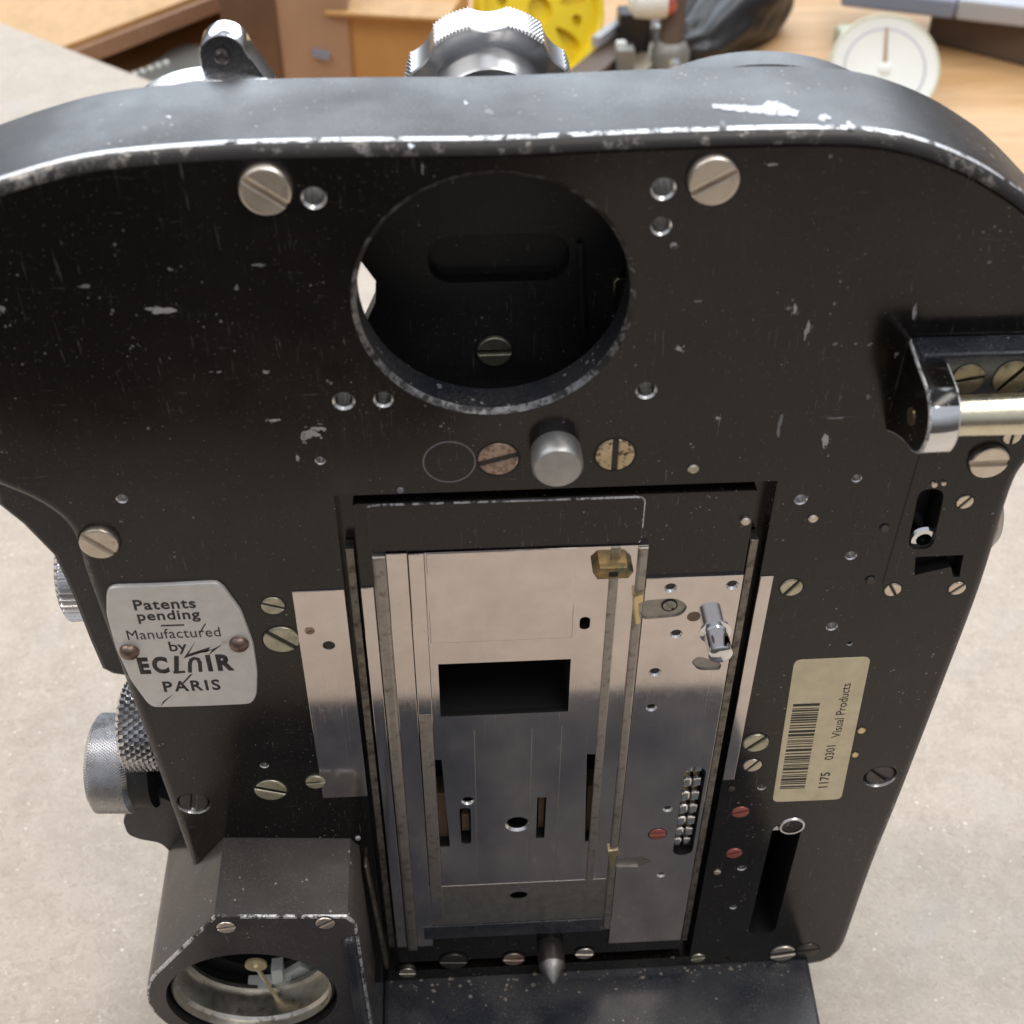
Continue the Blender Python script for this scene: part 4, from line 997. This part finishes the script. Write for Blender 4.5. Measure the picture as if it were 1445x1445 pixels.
# black padded bag
bm = bmesh.new(); p0 = G(966, 78, ZB + 12); p1 = G(1075, -25, ZB + 24)
d = (p1 - p0); L_ = d.length
bp = spline([(.5, -2), (8, 0), (12, L_ * .08), (16, L_ * .2), (21, L_ * .4), (25, L_ * .6), (25, L_ * .85), (20, L_ * 1.05), (8, L_ * 1.15), (.5, L_ * 1.18)], 4)
lathe(bm, bp, tuple(p0), d, 72,
      rf=lambda a, k, i: min(1, k / 4) * (1.6 * math.sin(3 * a + k * .22) + 1.1 * math.sin(7 * a - k * .35 + math.sin(k * .5)) + .7 * abs(math.sin(4 * a + k * .6 + 1.3 * math.sin(2 * a)))))
bg = finish('black_bag', bm, M['black_cloth'], None, 60); tag(bg, 'black padded bag with a creased flap, left of the white dial', 'bag')
for v in bg.data.vertices:
    if (v.co.z + bg.location.z) / S < ZB + .5: v.co.z = (ZB + .5) * S - bg.location.z
# white dial scale
dc, Rd, dax = disc_frame(1248, 97, 78, (-0.10, -0.72, 0.68))
MD = disc_with_holes(None, dc, Rd, dax, 6, None)
ds = thing('dial_scale', 'round white dial scale with cream rim and brown pointer, behind the black camera', 'dial scale', (dc.x, dc.y, ZB))
bm = bmesh.new(); lathe(bm, [(.1, -12), (Rd * .97, -12), (Rd, -10), (Rd, 0), (Rd * .97, 1.2), (Rd * .93, .4), (.1, .4)], (0, 0, 0), (0, 0, 1), 80, mis=[0, 0, 0, 0, 0, 1]); placed('dial', bm, [M['offwhite'], M['white']], MD, ds)
bm = bmesh.new(); lathe(bm, [(Rd * .70, .45), (Rd * .72, .6), (Rd * .74, .45)], (0, 0, 0), (0, 0, 1), 80, cap=False); placed('dial_ring', bm, M['greyplastic'], MD, ds)
bm = bmesh.new(); hull_poly(bm, [(-1.0, -2), (1.0, -2), (.7, Rd * .74), (-.7, Rd * .74)], .6, 1.2); placed('pointer', bm, M['tan'], MD, ds)
bm = bmesh.new(); lathe(bm, [(3.4, .3), (3.4, 1.0), (2.2, 1.5), (.1, 1.6)], (0, 0, 0), (0, 0, 1), 24); placed('boss', bm, M['white'], MD, ds)
bm = bmesh.new(); box(bm, dc.x - Rd * .5, dc.x + Rd * .85, dc.y + 27, dc.y + 54, ZB, ZB + 26, 3); finish('scale_base', bm, M['olive'], ds)
# leatherette case with a grey bar on top, right
p = G(1305, 58, ZB); q_ = G(1445, 95, ZB); d = (Vector((q_.x, q_.y)) - Vector((p.x, p.y))).normalized(); nn = Vector((-d.y, d.x))
a = Vector((p.x, p.y)); b_ = a + d * 220
cs = thing('instrument_case', 'brown leatherette case under a pale grey and blue bar at the top right', 'case', (a.x, a.y, ZB))
bm = bmesh.new(); hull_poly(bm, [tuple(a), tuple(b_), tuple(b_ + nn * 120), tuple(a + nn * 120)], ZB, ZB + 24, 2); finish('case_body', bm, M['browndark'], cs)
zb = ZB + 24.2
p = G(1185, 10, zb); q_ = G(1445, 40, zb); p = Vector((p.x, p.y)); q_ = Vector((q_.x, q_.y)); d = (q_ - p).normalized(); nn = Vector((-d.y, d.x)); ms = G(1345, 30, zb); ms = (Vector((ms.x, ms.y)) - p).dot(d)
bm = bmesh.new(); hull_poly(bm, [tuple(p + d * (ms + .5)), tuple(p + d * 260), tuple(p + d * 260 + nn * 60), tuple(p + d * (ms + .5) + nn * 60)], zb, zb + 12, 2); finish('grey_bar', bm, M['greyplastic'], cs)
bm = bmesh.new(); hull_poly(bm, [tuple(p), tuple(p + d * ms), tuple(p + d * ms + nn * 60), tuple(p + nn * 60)], zb, zb + 11, 2); finish('blue_bar', bm, M['blueplastic'], cs)
